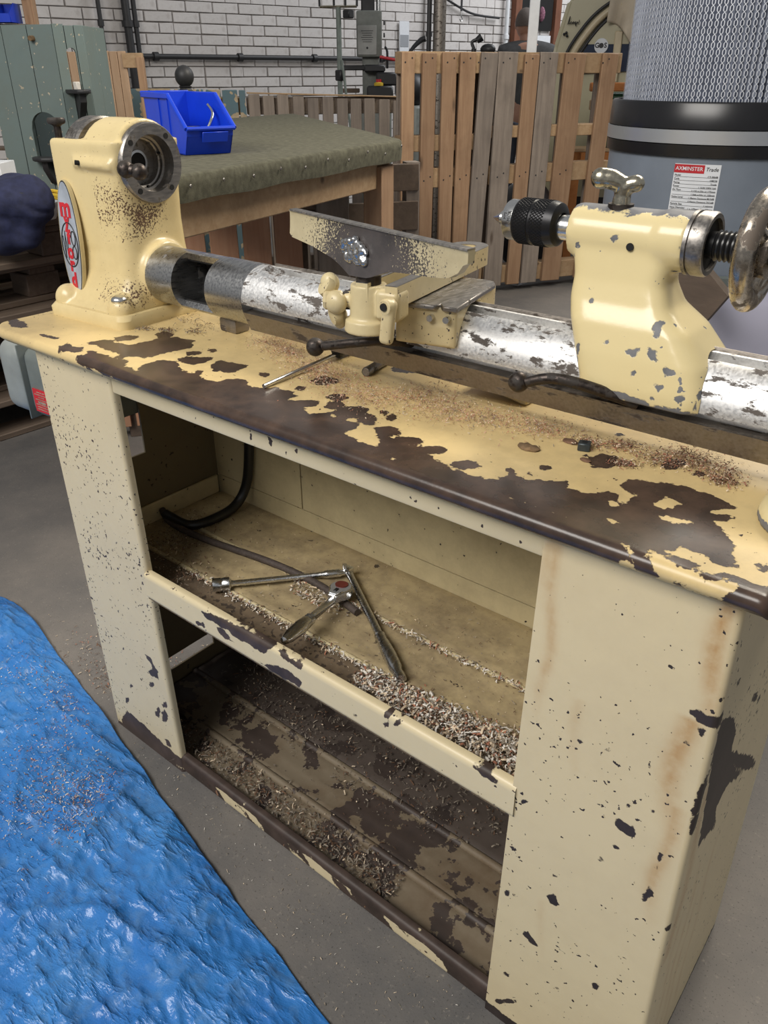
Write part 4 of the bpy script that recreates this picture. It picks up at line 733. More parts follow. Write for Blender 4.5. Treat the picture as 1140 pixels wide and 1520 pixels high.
for body, dx in (('MCR', .7285), ('MT2', .7235)):
    aa = R_(200); mm = frame((dx, YA-(.0209)*math.cos(R_(18)), ZS+.002+.0209*math.sin(R_(18))), (0, math.sin(R_(18)), math.cos(R_(18))), (-1, 0, 0)); text_mb(body, .0052 if dx > .725 else .0038, mm, .0002).build('collar_lettering', M['ink'], ch)
MB().cyl((.868, YA-.0270, ZS-.006), (.868, YA-.0240, ZS-.006), .0038, None, 16).build('screw_hole', M['bore'], tail)
# quill lock lever on top
mb = MB(); mb.cyl((.842, .2, 1.046), (.842, .2, 1.060), .0095, .0085, 20); mb.tube([(.842, .2, 1.058), (.843, .2, 1.070)], [.0080, .0088], 16)
mb.tube([(.824, .192, 1.076), (.832, .195, 1.075), (.843, .2, 1.0705), (.852, .203, 1.072)], [.0098, .0095, .0078, .0082], 18, 4); mb.sphere((.822, .191, 1.076), .0100); mb.sphere((.853, .2035, 1.072), .0082)
mb.cast(.0012, 4); mb.build('lock_lever', M['brassy'], tail, ang=70)
TXz = MB().cyl((.842, .2, 1.045), (.842, .2, 1.0535), .0125, None, 24); TXz.build('lever_boss', M['dark_iron'], tail)
mb = MB().cyl((.92, YA, ZS), (1.12, YA, ZS), .0125, None, 20)
for k in range(40): mb.lathe([(.0125, 0), (.0142, .0015), (.0125, .003)], (.94+k*.0045, YA, ZS), (1, 0, 0), 20)
mb.build('feed_screw', M['black_gloss'], tail)
# handwheel
wh = bpy.data.objects.new('handwheel', None); COL.objects.link(wh); wh.parent = tail; wh.location = (0, 0, 0)
wc = Vector((.978, YA, ZS)); RW = .0435
mb = MB(); ringw = [[(wc.x+.0098*math.cos(b2), wc.y+(RW+.0115*math.sin(b2))*math.cos(a), wc.z+(RW+.0115*math.sin(b2))*math.sin(a)) for b2 in np.linspace(0, 2*math.pi, 17)[:-1]] for a in np.linspace(0, 2*math.pi, 57)]
mb.grid(ringw, close_u=True); bmesh.ops.remove_doubles(mb.bm, verts=mb.bm.verts, dist=1e-5); mb.build('rim', M['wheel'], wh)
mb = MB().lathe([(.0145, -.004), (.024, -.004), (.024, .012), (.0145, .014)], (.978, YA, ZS), (1, 0, 0), 28, close=True); mb.build('hub', M['wheel'], wh)
for a in (20, 140, 260): MB().tube([wc+Vector((.004, .02*math.cos(R_(a)), .02*math.sin(R_(a)))), wc+Vector((0, RW*.9*math.cos(R_(a)), RW*.9*math.sin(R_(a))))], [.0075, .008], 12).build('spoke', M['wheel'], wh)
MB().lathe([(0, 0), (.006, 0), (.006, .006), (.0045, .012), (.0075, .03), (.010, .05), (.0085, .07), (0, .076)], wc+Vector((.008, .038, -.022)), (1, .05, 0), 20).build('crank_handle', M['wheel'], wh)
mb = MB(); mb.tube([(.905, .160, .872), (0.8354, 0.1280, 0.8912), (0.7993, 0.1200, 0.8824)], [.0062, .0058, .0055], 14, 4); mb.build('clamp_lever', M['dark_iron'], tail)
MB().sphere((0.7898, 0.1200, 0.8803), .0112).build('lever_ball', M['dark_iron'], tail)
# ------------------------------------------------------------------ things lying on the worktop and shelves
d = thing('screwdriver', 'long thin steel screwdriver with black handle lying under the bed tube', 'screwdriver', (.46, .18, .815))
MB().cyl((.463, .056, .8185), (.455, .205, .8225), .0028, None, 12).build('blade', M['steel'], d)
MB().lathe([(0, 0), (.008, 0), (.0105, .004), (.0105, .010), (.0085, .013), (.0092, .02), (.0105, .05), (.0115, .085), (.009, .098), (0, .100)], (.455, .200, .8263), (-.03, 1, .0), 20).build('handle', M['black_gloss'], d)
d = thing('steel_rod', 'short grey steel rod poking out from under the bed tube', 'rod', (.53, .2, .815))
MB().lathe([(0, 0), (.0052, 0), (.006, .001), (.006, .13), (0, .13)], (.534, .172, .8212), (-.2, 1, 0), 18).build('shank', M['rail'], d); MB().lathe([(.0061, .0), (.0063, .001), (.0063, .010), (.0061, .011)], (.534, .172, .8212), (-.2, 1, 0), 18).build('end_band', M['iron'], d)
d = thing('square_nut', 'small square blue-black nut on the worktop', 'nut', (.862, .142, .815))
RZ = Euler((0, 0, R_(20))).to_matrix()
MB().box((.862, .142, .8195), (.013, .012, .009), RZ, .001).build('body', M['nut'], d); MB().cyl((.862, .142, .824), (.862, .142, .8243), .003, None, 14).build('hole', M['bore'], d)
mb = MB(); mb.sphere((.815, .108, .8165), .012, (1.1, .7, .18), 14)
for v in mb.bm.verts: v.co.z = max(.8152, v.co.z+.0025*noise.noise(v.co*260))
mb.build('bark_scrap', M['leaf'], label='ridged brown bark scrap on the worktop left of the nut', cat='bark')
for (x, y, s), lab in (((.842, .150, .007), 'small dark brown bark crumb just left of the nut'), ((.876, .118, .005), 'tiny dark crumb below the nut on the worktop')):
    mb = MB(); mb.sphere((x, y, .816), s, (1.3, .8, .35), 12)
    for v in mb.bm.verts: v.co.z = max(.8152, v.co.z+.002*noise.noise(v.co*300))
    mb.build('bark_scrap', M['chip_brown'], label=lab, cat='bark')
# breaker bar and extension on the upper shelf
d = thing('socket_bar', 'chrome knuckle bar folded against a long extension with a socket', 'socket wrench', (.45, .2, .39))
hinge = Vector((.425, .247, .4235))
e0 = Vector((.277, .076, .4235)); ev = (hinge-e0).normalized()
ex_l = (hinge-e0).length
MB().lathe([(0, 0), (.0095, 0), (.0115, .001), (.0115, .014), (.0108, .015), (.0108, .0175), (.0115, .0185), (.0112, .028), (.007, .031), (0, .031)], e0, ev, 24).build('socket', M['chrome'], d)
MB().lathe([(.0075, .030), (.0048, .034), (.0046, ex_l-.045), (.0065, ex_l-.038), (.0072, ex_l-.034), (.0066, ex_l-.030), (.0072, ex_l-.026), (.0066, ex_l-.022), (.0072, ex_l-.016), (.005, ex_l-.010), (.0045, ex_l)], e0, ev, 20).build('extension', M['chrome'], d)
h1 = Vector((.662, .091, .4215)); hv = (h1-hinge).normalized(); hl = (h1-hinge).length
MB().lathe([(.004, -.006), (.007, 0), (.0062, .02), (.0062, hl*.62), (.0085, hl*.63), (.0072, hl*.645), (.0088, hl*.66), (.0076, hl*.675), (.0092, hl*.70), (.0105, hl*.80), (.0095, hl*.90), (.007, hl*.935), (.0085, hl*.955), (.008, hl*.99), (0, hl)], hinge, hv, 22).build('handle', M['chrome_dark'], d)
mb = MB(); mb.box(hinge+Vector((0, 0, .003)), (.015, .015, .015), None, .003, 2); mb.cyl(hinge+Vector((-.004, -.004, .009)), hinge+Vector((-.004, -.004, .015)), .004, None, 14); mb.build('knuckle', M['chrome'], d)
d = thing('ratchet', 'chrome ratchet handle with dull red disc resting on the shelf lip', 'ratchet', (.45, .15, .40))
rh = Vector((.467, .178, .4335)); re_ = Vector((.500, .022, .452)); rv = (re_-rh).normalized(); rl = (re_-rh).length
RM = frame(rh+Vector((0, 0, .006)), rv, Vector((rv.y, -rv.x, .0)))
if RM.col[2].z < 0: RM = frame(rh+Vector((0, 0, .006)), rv, Vector((-rv.y, rv.x, 0)))
hp = [(.0195*math.cos(a)-.005, .019*math.sin(a)) for a in np.linspace(R_(40), R_(320), 22)]+[(.026, -.007), (.026, .007)]
MB().prism(hp, RM @ Matrix.Translation((0, 0, -.010)), .017, .002, 2).build('head', M['chrome'], d)
MB().prism([(x*.86-.0005, y*.86) for x, y in hp], RM @ Matrix.Translation((0, 0, .0068)), .0008).build('brightening_overlay', M['alu'], d)  # pale overlay added so the top of the chrome head looks brighter
MB().cyl(RM @ Vector((-.009, -.001, .0072)), RM @ Vector((-.009, -.001, .0092)), .0105, None, 28).build('red_disc', M['ratchet_red'], d, label='dull red ratchet disc')
MB().box(RM @ Vector((.010, 0, .0078)), (.010, .006, .003), RM.to_3x3(), .001).build('reverse_lever', M['ink'], d)
for x, y in ((.004, -.011), (.013, .0085)): MB().cyl(RM @ Vector((x, y, .0066)), RM @ Vector((x, y, .0075)), .0018, None, 12).build('screw', M['ink'], d)
MB().lathe([(.0075, .018), (.0062, .028), (.0065, rl*.52), (.009, rl*.54), (.0078, rl*.555), (.0094, rl*.57), (.0082, rl*.585), (.0098, rl*.61), (.0112, rl*.72), (.0095, rl*.90), (.006, rl*.985), (0, rl)], rh, rv, 22).build('handle', M['chrome_dark'], d)
# cables
c = MB().tube([(.014, .175, .432), (.05, .165, .421), (.14, .167, .4195), (.294, .189, .4195), (.403, .192, .4195), (.473, .181, .4195), (.508, .174, .4195)], .0062, 12, 6)
c.build('cloth_hose', M['hose'], label='brown woven hose trailing along the upper shelf behind the ratchet', cat='hose')
MB().tube([(.130, .312, .75), (.127, .312, .62), (.120, .311, .53), (.108, .306, .46), (.104, .275, .426), (.104, .215, .4225), (.085, .178, .4225), (.03, .17, .43)], [.0095]*8, 14, 6).build('black_cable', M['black_gloss'], label='thick black cable looping down the back panel inside the cabinet', cat='cable')
# shavings: loose, nobody could count them
def heap(pts, sx, sy, z):
    def g(r):
        x, y, s = r.choice(pts); return (x+r.gauss(0, sx*s), y+r.gauss(0, sy*s), z+abs(r.gauss(0, .0022*s)))
    return g
def inb(g, x0, x1, y0, y1):
    def h(r):
        p = g(r); return p if x0 < p[0] < x1 and y0 < p[1] < y1 else None
    return h
topm = [(M['chip_red'], 5), (M['chip_pale'], 5), (M['chip_pink'], 5), (M['chip_brown'], 1), (M['chip_grey'], 2)]
flakes('wood_shavings', inb(heap([(.44, .16, 1), (.48, .15, 1), (.50, .13, 1), (.56, .12, 1.1), (.60, .12, 1.2), (.66, .14, 1.2), (.70, .14, 1.1), (.75, .15, 1), (.80, .165, .8), (.38, .18, .7), (.33, .20, .8), (.64, .17, 1.0)], .026, .020, .8155), -.08, 1.09, .0, .35), 8500, .0031, topm, 'pink and tan shavings scattered on the worktop below the bed', seed=3)
flakes('wood_shavings', inb(heap([(.97, .185, 1), (.95, .19, .8), (.99, .175, .8), (.935, .165, .7), (.89, .175, .6), (.86, .16, .6), (1.0, .16, .5), (.91, .135, .35)], .018, .014, .8155), .8, 1.06, .08, .28), 3200, .0034, [(M['chip_brown'], 5), (M['chip_red'], 3), (M['chip_pale'], 3)], 'dark brown shavings heaped on the worktop right of the tailstock', seed=4)
flakes('wood_shavings', inb(heap([(.12, .12, .5), (.16, .14, .5), (.20, .16, .5), (.13, .2, .8), (.18, .19, .8)], .02, .013, .8155), .11, .4, .05, .28), 500, .0045, [(M['chip_brown'], 4), (M['chip_grey'], 3)], 'dark dusty shavings at the foot of the headstock', seed=5)
shm = [(M['chip_white'], 5), (M['chip_pale'], 4), (M['chip_red'], 1.5), (M['chip_brown'], 2), (M['chip_grey'], 4)]
def ridge_line(y, x0, x1, sy, z):
    return lambda r: (r.uniform(x0, x1), y+r.gauss(0, sy), z+abs(r.gauss(0, .0025)))
flakes('wood_shavings', ridge_line(.090, .2, .64, .004, .4085), 900, .0065, shm, 'pale shavings lined along the front ridge of the upper shelf', seed=6)
flakes('wood_shavings', ridge_line(.188, .42, .86, .0035, .4135), 620, .0065, shm, 'white shavings lined along the rear ridge of the upper shelf', seed=7)
def pile(r):
    x = r.uniform(.60, .885); w = .6+.8*(x-.6)/.28; y = .072+r.gauss(0, .017*w); h = max(0, 1-abs(y-.075)/(.05*w))
    return (x, min(max(y, .018), .15), .407+(.012+.018*(x-.6)/.28)*h*r.uniform(.5, 1)) 
flakes('wood_shavings', pile, 4200, .0085, shm, 'thick pile of pale curled shavings at the right end of the upper shelf', curl=1.9, seed=8)
flakes('wood_shavings', inb(heap([(.43, .155, 1), (.45, .17, 1), (.40, .165, .8), (.36, .19, .6)], .022, .012, .413), .2, .5, .15, .3), 420, .0075, shm, 'white shavings gathered under the ratchet head', seed=9)
flakes('wood_shavings', lambda r: (r.uniform(.02, .88), r.uniform(.02, .315), .4135+abs(r.gauss(0, .001))), 2600, .0030, [(M['chip_brown'], 5), (M['chip_grey'], 5), (M['chip_pale'], 2)], 'dusty brown specks over the whole upper shelf', seed=10)
flakes('wood_shavings', inb(heap([(.06, .2, 1), (.10, .17, 1), (.13, .12, 1), (.08, .1, 1.2), (.2, .06, 1)], .03, .03, .4125), .015, .4, .02, .31), 1500, .005, [(M['chip_brown'], 6), (M['chip_grey'], 2), (M['chip_pale'], 1)], 'dark brown litter in the left corner of the upper shelf', seed=11)
trm = [(M['chip_dust'], 7), (M['chip_grey'], 5), (M['chip_pale'], 1), (M['chip_brown'], 5)]
flakes('wood_shavings', lambda r: (r.uniform(.10, .68)+0, .062+r.gauss(0, .020), .018+abs(r.gauss(0, .003))), 2000, .0075, trm, 'dusty grey shavings thick along the front of the bottom tray', seed=12)
flakes('wood_shavings', lambda r: (r.uniform(.06, .88), min(.316, .27+r.gauss(0, .035)), .022+abs(r.gauss(0, .003))), 1000, .007, trm, 'dusty shavings along the back of the bottom tray', seed=13)
flakes('wood_shavings', inb(heap([(.20, .25, 1), (.28, .22, 1), (.35, .2, 1), (.5, .17, 1), (.62, .21, 1.3), (.16, .18, 1)], .04, .022, .021), .03, .88, .11, .31), 700, .006, trm, 'loose shavings in the middle of the bottom tray', seed=14)
def floor_pt(r):
    x = r.uniform(-.5, .85); y = r.uniform(-.2, .12) if r.random() < .6 else r.uniform(.0, .5)
    return (x, y, .0008) if y > .006-.2*x and not (-.01 < x and y > -.002) else None
flakes('wood_shavings', floor_pt, 2800, .0040, [(M['chip_grey'], 4), (M['chip_pale'], 2), (M['chip_white'], 1)], 'sparse crumbs of shaving on the concrete floor', seed=15)
flakes('wood_shavings', inb(heap([(-.09, .10, 1), (-.13, .07, 1), (-.2, .14, 1.3), (-.06, .17, 1)], .05, .04, .001), -.5, -.012, .04, .4), 900, .0065, [(M['chip_brown'], 4), (M['chip_red'], 2), (M['chip_pale'], 2)], 'brown shavings on the floor by the left leg of the stand', seed=16)

# ------------------------------------------------------------------ blue tarpaulin
TE = [(-1.4, -.75), (-.80, -.10), (-.66, .045), (-.60, .075), (-.52, .085), (-.44, .075), (-.286, .043), (-.094, .010), (.05, -.02), (.222, -.055), (.474, -.105), (.642, -.134), (.738, -.152), (1.3, -.27)]
def edge_y(x): return float(np.interp(x, [p[0] for p in TE], [p[1] for p in TE]))+.003*noise.noise(Vector((x*11, 4, 1)))
def ridge(p): return 1-abs(noise.noise(p))*2.2
def tarp_z(x, y, v):
    c, s = math.cos(.95), math.sin(.95); u = x*c-y*s; w = x*s+y*c      # folds run towards the camera's left
    wob = .05*noise.noise(Vector((x*5, y*5, 9)))
    z = .006+.009*(1+noise.noise(Vector((x*2.6, y*2.6, 0))))
    z += .011*max(0, ridge(Vector((u*5+wob*8, w*1.1, 2))))**5
    z += .008*max(0, ridge(Vector((w*7.5+wob*6, u*2.0, 5))))**5
    z += .0052*max(0, ridge(Vector((x*15+wob*10, y*9, 7))))**4
    z += .0034*max(0, ridge(Vector((x*22, y*34, 11))))**4
    z += .0009*noise.noise(Vector((x*48, y*48, 3)))+.0003*noise.noise(Vector((x*95, y*95, 3)))
    k = min(1, v/.05); z *= .35+.65*k
    return z
G = []
for i in range(460):
    x = -1.15+2.35*i/459; row = []
    ye = edge_y(x)
    for j in range(230):
        v = 1.15*(j/229)**1.2; yy = ye-v
        row.append((x, yy, max(.0018, tarp_z(x, yy, v))))
    G.append(row)
mb = MB(); mb.grid(G)
tp = mb.build('tarpaulin', M['tarp'], ang=180, label='crumpled blue plastic tarpaulin spread on the floor in front of the lathe', cat='tarpaulin')
sd_ = tp.modifiers.new('thick', 'SOLIDIFY'); sd_.thickness = .0015; sd_.offset = -1
def tarp_pt(r):
    c = r.choice([(.0, -.10, .09), (.05, -.16, .07), (.10, -.18, .06), (.13, -.15, .05), (-.08, -.04, .06), (-.14, -.02, .06), (-.22, .0, .06), (.08, -.22, .06), (.02, -.28, .05), (.17, -.20, .05), (.12, -.12, .06), (-.05, -.15, .08), (.1, -.3, .14), (-.3, -.05, .08)])
    x = c[0]+r.gauss(0, c[2]*.55); y = c[1]+r.gauss(0, c[2]*.5)
    if y > edge_y(x)-.025: return None
    return (x, y, max(.0015, tarp_z(x, y, edge_y(x)-y))+.0015)
flakes('wood_shavings', tarp_pt, 2600, .0044, [(M['chip_brown'], 4), (M['chip_red'], 4), (M['chip_pale'], 4), (M['chip_white'], 2)], 'brown and pale shavings strewn over the blue tarpaulin', seed=17)

# ------------------------------------------------------------------ grey switch box on the end of the stand
d = thing('switch_box', 'rounded grey-green electrical box with red label on the end of the lathe stand', 'electrical box', (-.15, .14, .60))
sbR = Matrix.Translation((-.16, .145, .668)) @ Matrix.Rotation(R_(4), 4, 'Z') @ Matrix.Translation((.16, -.145, -.668))
MB().box((-.128, .145, .668), (.165, .14, .132), None, .022, 5).transform(sbR).build('body', M['motor'], d)
MB().box((-.248, .145, .668), (.085, .146, .138), None, .028, 6).transform(sbR).build('end_cover', M['motor2'], d)
MB().box((-.208, .145, .668), (.004, .150, .142), None, .0019, 2).transform(sbR).build('joint_band', M['motor'], d)
MB().cyl((-.30, .12, .665), (-.285, .12, .665), .014, None, 18).transform(sbR).build('cable_gland', M['iron'], d)
MB().box((-.031, .15, .66), (.06, .05, .06)).build('bracket', M['motor'], d)
MB().box((-.163, .0735, .640), (.048, .002, .044)).transform(sbR).build('label_plate', M['red'], d, label='red maker\'s label')
mb = MB()
for i, w in enumerate((.024, .038, .018, .036, .030, .038, .034, .038)):
    if i != 4: mb.box((-.163, .0722, .657-i*.0048), (w, .0006, .0013))
mb.box((-.163, .0722, .6375), (.024, .0006, .004)); mb.transform(sbR).build('label_print', M['chip_grey'], d)
MB().sphere((-.12, .10, .595), .010).build('cable_stub', M['black'], d); MB().sphere((-.112, .098, .583), .007).build('yellow_stub', M['yellow'], d, label='yellow cable stub')

# ------------------------------------------------------------------ canvas topped bench and what stands on it
tb = thing('workbench', 'timber bench with a stapled olive canvas top behind the lathe', 'table', (-1.0, 1.6, 0))
TP = [Vector((-.523, 1.611, 0)), Vector((-2.17, 2.76, 0)), Vector((-2.9, 2.1, 0)), Vector((-1.62, .80, 0)), Vector((-.47, .70, 0)), Vector((-.385, 1.03, 0))]
TP = [Vector((-.523, 1.611, 0)), Vector((-2.17, 2.76, 0)), Vector((-1.93, 1.70, 0)), Vector((-1.36, 1.02, 0)), Vector((-.27, .50, 0))]
cen = sum(TP, Vector())/len(TP)
def roundpoly(P, r, n=5):
    out = []
    for i, p in enumerate(P):
        a = (P[i-1]-p).normalized(); b = (P[(i+1) % len(P)]-p).normalized()
        for k in range(n+1): u = k/n; out.append(p+a*r*(1-u)**2+b*r*u**2)
    return out
op = roundpoly(TP, .05)
den = []
for i in range(len(op)):
    a, b = op[i], op[(i+1) % len(op)]; m = max(1, int((b-a).length/.03))
    den += [a+(b-a)*k/m for k in range(m)]
mb = MB(); rings = []
for s, z in ((.0, .980), (.5, .9805), (.97, .9803), (.992, .979), (1.0, .974), (1.004, .955), (1.0, None)):
    rings.append([tuple(Vector((cen.x+(p.x-cen.x)*s, cen.y+(p.y-cen.y)*s, (z if z else .921+.007*noise.noise(p*5))+(.0015*noise.noise(p*9*s) if s < .98 else 0)))) for p in den])
for r in rings[:1]:
    rings[0] = [(cen.x+(x-cen.x)+.0001*(p.x-cen.x), cen.y+.0001*(p.y-cen.y), z) for (x, y, z), p in zip(r, den)]
mb.loft(rings, caps=True); mb.build('canvas_top', M['felt'], tb, ang=60)
fd = (TP[0]-TP[4]).normalized(); fn = Vector((fd.y, -fd.x, 0))
for k in range(10): 
    p = TP[4]+fd*(.05+.117*k)+Vector((0, 0, .956+.008*math.sin(k*3)))+fn*.006
    MB().sphere(p+fn*.002, .0045, (.6, .6, 1), 10).build('staple_stud', M['iron'], tb)
FR = Matrix(((fd.x, -fn.x, 0), (fd.y, -fn.y, 0), (0, 0, 1)))
def along(t, off, z): return TP[4]+fd*t-fn*off+Vector((0, 0, z))
FL = (TP[0]-TP[4]).length
MB().box(along(FL*.485, .05, .885), (FL*.97, .03, .085), FR, .003).build('front_apron', M['pine_x'], tb)
MB().box(along(FL-.085, .05, .455), (.085, .07, .91), FR, .004).build('leg', M['pine'], tb)
MB().box(along(FL-.025, .09, .455), (.03, .06, .91), FR, .004).build('leg', M['greywood'], tb)
MB().box((-.62, .68, .455), (.085, .07, .91), FR, .004).build('leg', M['pine'], tb)
for q in ((-2.08, 2.60), (-1.86, 1.75), (-1.34, 1.12)): MB().box((q[0], q[1], .455), (.08, .08, .91), None, .004).build('leg', M['pine'], tb)
# slatted crate stored below the bench
cr = thing('slatted_crate', 'red-brown slatted crate stored below the canvas topped bench', 'crate', (-1.1, 1.3, 0))
ca = Vector((-1.12, .98, 0)); cb = Vector((-.80, 1.42, 0)); cdv = (cb-ca).normalized(); cn = Vector((cdv.y, -cdv.x, 0)); CRt = Matrix(((cdv.x, -cn.x, 0), (cdv.y, -cn.y, 0), (0, 0, 1)))
for k in range(7):
    MB().box(ca+cdv*(-.16+.108*k)+Vector((0, 0, .45)), (.092, .018, .80), CRt @ Euler((0, R_(random.uniform(-.6, .6)), 0)).to_matrix(), .002).build('slat', M['redwood'], cr)
MB().box(cb+cdv*.10+Vector((0, 0, .45))-cn*.01, (.11, .03, .84), CRt, .002).build('corner_board', M['greywood'], cr)
for z in (.12, .5, .80): MB().box((ca+cb)/2-cn*.03+Vector((0, 0, z)), (.78, .03, .08), CRt, .002).build('rail', M['darkwood'], cr)
MB().box((ca+cb)/2-cn*.05+Vector((0, 0, .045)), (.8, .07, .09), CRt, .002).build('base_rail', M['darkwood'], cr)
c2 = thing('open_crate', 'dark open sided timber crate below the right end of the bench', 'crate', (-.85, 1.75, 0))
c2a = Vector((-.83, 1.58, 0)); c2d = Vector((.55, .835, 0)).normalized(); c2n = Vector((c2d.y, -c2d.x, 0)); C2R = Matrix(((c2d.x, -c2n.x, 0), (c2d.y, -c2n.y, 0), (0, 0, 1)))
for z, h in ((.84, .09), (.71, .10), (.40, .28), (.10, .14)): MB().box(c2a+c2d*.10+Vector((0, 0, z)), (.46, .022, h), C2R, .002).build('side_board', M['darkwood'], c2)
MB().box(c2a-c2d*.11-c2n*.02+Vector((0, 0, .45)), (.05, .05, .88), C2R, .002).build('post', M['darkwood'], c2); MB().box(c2a+c2d*.31-c2n*.02+Vector((0, 0, .45)), (.05, .05, .88), C2R, .002).build('post', M['greywood'], c2)
# blue storage bin
bn = thing('storage_bin', 'bright blue plastic picking bin with angled front on the canvas bench', 'bin', (-.72, .98, .98))
BW, BLn, BH = .125, .27, .142
BMx = Matrix.Translation((-.585, .868, .9815)) @ Matrix.Rotation(R_(73), 4, 'Z')
# local: x width, y back, z up; front at y=0
def binwall(th, name):
    mb = MB(); W = BW/2; sidep = [(0.012, 0), (BLn, 0), (BLn+.012, BH), (.085, BH-.004), (-.018, .062), (-.012, .045)]
    for s in (-1, 1):
        Mx = Matrix(((0, 0, 1, s*W-(th if s > 0 else 0)), (1, 0, 0, 0), (0, 1, 0, 0), (0, 0, 0, 1))); mb.prism(sidep, BMx @ Mx, th)
    def slab(p, q, w=W):
        a = Vector((0, *p)); b2 = Vector((0, *q)); dv = (b2-a).normalized(); nv = Vector((0, -dv.z, dv.y))*th
        mb.loft([[BMx @ Vector((x, c.y, c.z)) for c in (a, b2, b2+nv, a+nv)] for x in (-w, w)])
    slab((.012, 0), (BLn, 0)); slab((BLn, 0), (BLn+.012, BH)); slab((-.012, .045), (.012, .0)); slab((-.018, .064), (-.012, .044))
    return mb
binwall(.0025, 'bin').build('shell', M['blue'], bn)
mb = MB(); W = BW/2
rimp = [(-W-.003, .085, BH-.004), (-W-.003, BLn+.014, BH), (W+.003, BLn+.014, BH), (W+.003, .085, BH-.004)]
for a, b2 in zip(rimp[:-1], rimp[1:]):
    dv = (Vector(b2)-Vector(a)); mid = (Vector(a)+Vector(b2))/2
    mb.box(BMx @ (mid+Vector((0, 0, -.005))), (abs(dv.x)+.008, abs(dv.y)+.008, .014), BMx.to_3x3(), .002)
for s in (-1, 1):
    a = Vector((s*(W+.003), .085, BH-.006)); b2 = Vector((s*(W+.003), -.020, .062)); mb.tube([BMx @ a, BMx @ b2], .0055, 8)
mb.tube([BMx @ Vector((-W-.003, -.020, .062)), BMx @ Vector((W+.003, -.020, .062))], .0055, 8)
mb.build('rim', M['blue'], bn)
mb = MB()
for y in (.10, .165): mb.box(BMx @ Vector((-W-.0012, y, .068)), (.003, .005, .13), BMx.to_3x3())
mb.build('side_rib', M['blue'], bn)
mb = MB(); mb.box(BMx @ Vector((.01, -.0195, .042)), (.07, .003, .026), (BMx @ Matrix.Rotation(R_(20), 4, 'X')).to_3x3(), .001); mb.build('label_holder', M['blue'], bn)
hk = MB().tube([BMx @ Vector(p) for p in ((.048, .10, .112), (.040, .055, .088), (.0, .045, .036), (-.03, .05, .028))], .0042, 10, 5); hk.build('hex_key', M['steel'], label='bent steel hex key standing in the blue bin', cat='hex key')
d = thing('toolmaker_clamp', 'small black clamp lying in the blue bin', 'clamp', BMx @ Vector((-.02, .08, .02)))
MB().box(BMx @ Vector((-.02, .09, .055)), (.07, .014, .016), BMx.to_3x3(), .002).build('jaw', M['black'], d); MB().box(BMx @ Vector((-.02, .09, .018)), (.07, .014, .016), BMx.to_3x3(), .002).build('jaw', M['dark_iron'], d); MB().cyl(BMx @ Vector((-.035, .09, .006)), BMx @ Vector((-.035, .09, .085)), .004).build('screw', M['iron'], d)
# black ball finial
d = thing('finial', 'black turned newel finial with a ball top standing behind the blue bin', 'finial', (-1.80, 1.77, .9815))
MB().lathe([(0, .0), (.045, 0), (.050, .016), (.042, .03), (.038, .07), (.050, .083), (.055, .103), (.049, .116), (.027, .124), (.022, .132), (.027, .138), (.018, .142)], (-1.80, 1.77, .9815), (0, 0, 1), 28).build('turned_base', M['conduit'], d)
MB().sphere((-1.80, 1.77, .9815+.176), .039, (1, 1, 1.05), 28).build('ball', M['conduit'], d)

# ------------------------------------------------------------------ pallets standing as a fence
fa = Vector((-1.63, 3.03, 0)); fb_ = Vector((-1.0, 4.17, 0)); fdv = (fb_-fa).normalized(); fnv = Vector((fdv.y, -fdv.x, 0)); FRt = Matrix(((fdv.x, -fnv.x, 0), (fdv.y, -fnv.y, 0), (0, 0, 1)))
def fpt(s, off, z): return fa+fdv*s-fnv*off+Vector((0, 0, z))
def pallet(label, slats, s0, s1, rails, group=None):
    p = thing('upright_pallet', label, 'pallet', fpt((s0+s1)/2, .05, 0))
    for (a, b2, lean, mt) in slats:
        z1 = 1.262+random.uniform(-.006, .006); z0 = .04
        mb = MB(); mb.box(fpt((a+b2)/2, .0, (z0+z1)/2), (b2-a, .020, z1-z0), FRt @ Euler((0, R_(lean), 0)).to_matrix(), .003); sl_ = mb.build('slat', M[mt], p)
        for zz in (1.225, .66):
            for q in (-.018, .02): MB().cyl(fpt((a+b2)/2+q-lean*.0174*(zz-.65), -.0095, zz+.01*q*50), fpt((a+b2)/2+q-lean*.0174*(zz-.65), -.0108, zz+.01*q*50), .0045, None, 8).build('nail', M['conduit'], sl_)
    for z, h in rails: MB().box(fpt((s0+s1)/2, .055, z), (s1-s0, .085, h), FRt, .003).build('rail', M['pine_x'], p)
    for k in range(4):
        s = s0+.06+(s1-s0-.12)*k/3; MB().box(fpt(s, .108, .64), (.09, .018, 1.2), FRt, .003).build('back_slat', M['greywood'], p)
    return p
pallet('upright pine pallet beside the bench corner, left of the fence pair', [(-.015, .056, 0, 'pine'), (.097, .176, .3, 'pine'), (.215, .296, -.2, 'pine'), (.311, .401, .5, 'pine'), (.413, .512, 2.4, 'greywood')], -.01, .52, ((1.215, .10), (.835, .08), (.66, .10), (.10, .10)))
pallet('upright pine pallet beside the dust collector, right of the fence pair', [(.533, .650, .6, 'greywood'), (.691, .779, 1.0, 'pine'), (.787, .897, .8, 'greywood'), (.940, 1.069, 1.4, 'pine'), (1.180, 1.282, 1.6, 'pine')], .53, 1.34, ((1.215, .10), (.66, .10), (.10, .10), (.88, .06)))
